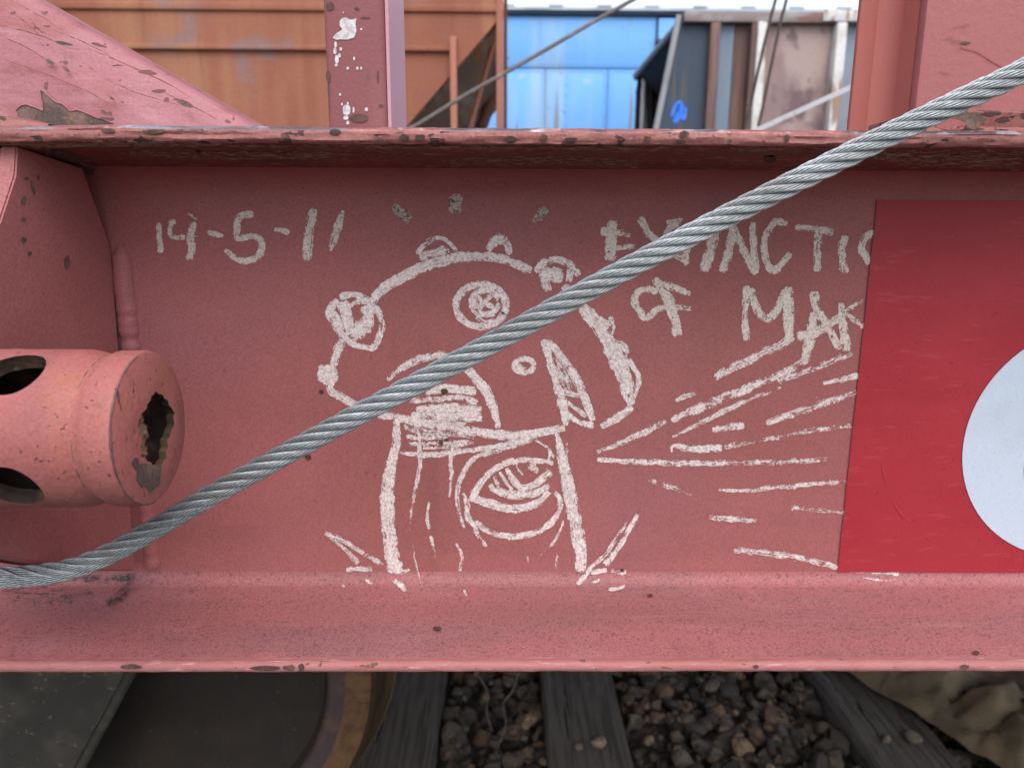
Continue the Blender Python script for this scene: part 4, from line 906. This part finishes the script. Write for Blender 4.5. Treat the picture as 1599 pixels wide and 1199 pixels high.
p = onY(693, 128, YO+.25); box('bracket', p.x-.035, p.x+.035, YO+.2, YO+.3, p.z-.06, p.z+.06, M['orange_post'], OC, .01)
p = onY(686, 128, YO+.25); box('bracket', p.x-.02, p.x-.008, YO+.18, YO+.32, p.z-.09, p.z+.03, M['brown_pipe'], OC, .004)
box('sill', -9, x2, YO+.1, YO+.3, .95, 1.25, M['orange_post'], OC); box('far_side_sill', -9, x2, 7.2, 7.4, .95, 1.25, M['orange_post'], OC)
car_wheels(OC, [-1.1, -2.9, -7.5], 5.30, 6.78, None)

M['blue'] = surf('sky blue car paint', (.155, .385, .78), [((.14, .35, .73), .9, .4, .65, .7), ((.30, .44, .58), (2.2, 1, .22), .50, .68, .75), ((.20, .17, .10), (5, 1, .30), .575, .66, .75), ((.22, .36, .50), (3, 1, 3), .55, .7, .4), ((.40, .45, .45), (1.5, 1, 2.5), .62, .75, .5), ((.06, .14, .3), 5, .70, .76, .7)], .5, .03, 20)
M['blue_trim'] = surf('blue grey trim', (.20, .30, .42), [((.10, .13, .18), (2, 2, 6), .5, .65, .8)], .6)
M['roof'] = surf('galvanised roof', (.42, .47, .54), [((.25, .28, .32), 1.5, .45, .65, .7)], .5)
M['dark_gap'] = surf('dark trim', (.05, .07, .10), rough=.7)
BC = empty('boxcar', (1.5, 14.3, 0)); tag(BC, 'sky blue riveted boxcar far behind, under the white sky', 'boxcar')
YB = 12.8
zr = onY(900, 26, YB).z; zs = onY(900, 107, YB).z; xL = -9.0; xd = onY(1024, 80, YB).x; xR = 9.0; zbot = 1.1
cols = [xL, onY(700, 100, YB).x, onY(851, 150, YB).x, onY(948, 150, YB).x, xd]
ups = [xL, onY(700, 100, YB).x, xd]
for a, b in zip(cols, cols[1:]): box('lower_panel', a+.006, b-.006, YB, YB+.05, zbot, zs-.008, M['blue'], BC, .01)
for a, b in zip(ups, ups[1:]): box('upper_panel', a+.006, b-.006, YB-.02, YB+.05, zs+.0, zr, M['blue'], BC, .01)
box('door', xd+.02, xd+2.6, YB-.06, YB+.03, zbot, zr-.03, M['blue'], BC, .01); box('door_edge', xd-.015, xd+.018, YB-.05, YB+.02, zbot, zr, M['dark_gap'], BC)
for dz in (.35, 1.05): box('door_hasp', xd-.03, xd+.12, YB-.09, YB-.065, zr-dz-.05, zr-dz, M['dark_gap'], BC)
box('side_panel', xd+2.62, xR, YB, YB+.05, zbot, zr, M['blue'], BC, .01)
box('eave', xL, xR, YB-.10, YB+.05, zr+.005, onY(900, 21, YB).z, M['dark_gap'], BC, .01); zt = onY(900, 21, YB).z
box('roof', xL-.02, xR, YB-.14, YB+3.1, zt+.004, onY(900, 15, YB).z, M['roof'], BC, .01)
RZ = onY(900, 15, YB).z
for i in range(14): x = -3.2+i*.78; box('roof_clip', x, x+.22, YB-.15, YB+3.0, RZ+.001, RZ+.03, M['roof'], BC)
box('body', xL+.05, xR-.05, YB+.06, YB+3.0, 1.0, zt-.02, M['blue_trim'], BC)
bm = bmesh.new()
def rivet(x, z, y=YB):
    r = .016; m0 = Matrix.Translation((x, y, z)) @ Matrix.Diagonal((r, r, r, 1)); bmesh.ops.create_icosphere(bm, subdivisions=1, radius=1, matrix=m0)
for i in range(90):
    rivet(cols[1]+i*.06, zs-.05); rivet(cols[1]+i*.06, zs+.05, YB-.02)
for x in cols[1:4]:
    for i in range(34): rivet(x-.05, zs-.1-i*.07); rivet(x+.05, zs-.1-i*.07); rivet(x-.68, zs-.1-i*.16)
o = bmo('rivets', bm, M['blue'], BC, True); tag(o, kind='stuff')
car_wheels(BC, [-4.5, 4.5], 13.5, 15.0, None)

M['g_navy'] = surf('dark navy steel', (.045, .062, .09), [((.08, .10, .13), (3, 1, .8), .45, .65, .8), ((.12, .10, .08), (7, 1, .5), .6, .72, .6)], .6, .08, 40)
M['g_blue'] = surf('grey blue steel', (.155, .20, .26), [((.22, .25, .29), (2.5, 1, 1), .45, .65, .8), ((.28, .22, .16), (5, 1, 2), .60, .70, .7), ((.10, .09, .09), 3, .62, .72, .6)], .6, .08, 40)
M['g_mauve'] = surf('mauve rust steel', (.24, .165, .16), [((.36, .27, .25), (2, 1, 1.3), .42, .6, .9), ((.13, .085, .095), (3, 1, 2.5), .52, .66, .9), ((.20, .13, .15), 1.2, .5, .65, .7)], .7, .1, 40)
M['g_brown'] = surf('red brown rust', (.115, .068, .06), [((.20, .115, .085), (7, 1, .6), .5, .65, .9), ((.10, .06, .07), (4, 1, .8), .5, .7, .6)], .7, .1, 40)
M['g_chord'] = surf('grey brown chord', (.22, .185, .18), [((.30, .28, .28), (3, 1, 5), .45, .65, .8), ((.18, .09, .07), (2.5, 1, 6), .58, .70, .8)], .6, .08, 40)
M['g_white'] = surf('flaking white post', (.55, .54, .53), [((.27, .16, .11), (9, 4, 1.6), .52, .62, .95), ((.40, .38, .36), 5, .5, .7, .7)], .6, .08, 40)
M['g_grey'] = surf('grey tube', (.28, .29, .31), [((.20, .19, .19), 4, .5, .7, .7)], .55)
M['g_black'] = surf('shade-black steel', (.02, .018, .02), [((.05, .04, .04), 1.5, .5, .7, .7)], .8)  # near black stands in for the shadow under the end slope sheet
M['g_tan'] = surf('tan torn steel', (.50, .43, .36), [((.16, .10, .08), (9, 9, 2), .5, .62, .9)], .7, .1, 40)
GC = empty('gondola_car', (5, 10.1, 0)); tag(GC, 'battered grey and brown hopper car behind the thin dark ropes', 'hopper car')
YG = 8.6; gx = lambda px, py=110: onY(px, py, YG).x; gz = lambda py, px=1200: onY(px, py, YG).z
zt, zc = gz(22), gz(39); x0 = gx(1066, 25); xe = 14.0; xb = onY(1031, 195, YG); slp = (xb.x-gx(1064, 38))/(xb.z-gz(38, 1064))
box('top_chord', x0, xe, YG-.10, YG+.05, zc, zt, M['g_chord'], GC, .012); box('far_chord', x0, xe, YG+2.95, YG+3.1, zc, zt, M['g_chord'], GC, .012)
box('chord_splice', gx(1272), gx(1345), YG-.125, YG-.102, zc+.01, zt+.015, M['g_white'], GC, .006)
xs = [('g_navy', 1050, 1103), ('g_blue', 1118, 1143), ('g_brown', 1143, 1165), ('g_mauve', 1188, 1294), ('g_blue', 1309, 1345), ('g_mauve', 1345, 1500), ('g_brown', 1500, 1700)]
bx = lambda px: gx(px)
zf = 1.0; top_l = gx(1062, 40); bot_l = top_l+slp*(zf-zc)
pn = [(top_l, YG, zc-.002), (gx(1103), YG, zc-.002), (gx(1103), YG, zf), (bot_l, YG, zf)]
prism('side_panel', pn, (0, .03, 0), M['g_navy'], GC)
for m, a, b in xs[1:]: box('side_panel', bx(a)+.004, bx(b)-.004, YG, YG+.03, zf, zc-.002, M[m], GC)
for m, a, b, dpt in [('g_brown', 1103, 1118, .10), ('g_brown', 1165, 1173, .12), ('g_white', 1173, 1181, .15), ('g_white', 1181.5, 1188, .12), ('g_white', 1294, 1309, .14), ('g_brown', 1495, 1508, .12)]:
    box('side_post', bx(a), bx(b), YG-dpt+.0, YG+.02, zf, zc-.003, M[m], GC, .008)
tube('corner_post', np.array([(top_l-.02, YG-.02, zc+.08), (bot_l-.02, YG-.02, zf)]), .035, M['g_grey'], GC, 10)
tube('end_rail', np.array([(x0+.02, YG-.02, zt-.05), (x0+.02, YG+3.05, zt-.05)]), .045, M['g_grey'], GC, 10)
# sloping end sheet runs in under the load
v = [Vector((x0+.03, YG+.03, zt-.08)), Vector((x0+.03, YG+3.0, zt-.08)), Vector((x0+2.4, YG+3.0, 1.2)), Vector((x0+2.4, YG+.03, 1.2))]
mesh('end_slope_sheet', v+[p+Vector((.03, 0, .02)) for p in v], [(0, 1, 2, 3), (7, 6, 5, 4), (0, 4, 5, 1), (1, 5, 6, 2), (2, 6, 7, 3), (3, 7, 4, 0)], M['g_black'], GC)
yf = YG+2.95
for k, (a, b, c2, d2, w, m) in enumerate([(1004, 108, 1000, 200, .055, 'g_tan'), (1012, 98, 1009, 205, .05, 'g_grey'), (999, 112, 996, 160, .035, 'g_black'), (1016, 95, 1016, 200, .06, 'g_black'), (1007, 100, 1005, 140, .035, 'g_white')]):
    P = [onY(a+(c2-a)*t+2.0*mnoise.noise(Vector((t*4, k, 0))), b+(d2-b)*t, yf-.03*k) for t in np.linspace(0, 1, 10)]
    e = P[-1]; P.append(Vector((e.x, e.y, 1.3))); tube('torn_end_post', np.array(P), np.array([w*(1+.25*mnoise.noise(Vector((i*.9, k, 3)))) for i in range(11)]), M[m], GC, 8)
P = [onY(x, y, yf-.1) for x, y in [(1004, 104), (1012, 97), (1022, 95), (1024, 101), (1016, 106)]]; prism('torn_plate', P, (0, .04, 0), M['g_brown'], GC)
box('far_side', x0+.1, xe, YG+2.98, YG+3.02, zf+1.0, zc, M['g_mauve'], GC)
box('sill', x0-.2, xe, YG+.1, YG+.35, .92, 1.15, M['g_brown'], GC); box('far_sill', x0-.2, xe, YG+2.6, YG+2.9, .92, 1.15, M['g_brown'], GC)
st = Strokes(); pj = lambda px, py: (onY(px, py, YG), Vector((0, -1, 0)))
for pts, w in [([(1053, 176), (1057, 166), (1062, 163), (1056, 190)], 9), ([(1060, 170), (1066, 172), (1052, 192)], 8), ([(1056, 186), (1064, 175), (1070, 172), (1066, 188)], 7), ([(1048, 183), (1052, 172)], 5)]: st.add(pts, w, 1.1, pj, 1.5, .006)
o = st.build('spray_mark', M['blue_spray'], GC)
car_wheels(GC, [3.2, 5.0, 12.0], 9.30, 10.78, None)
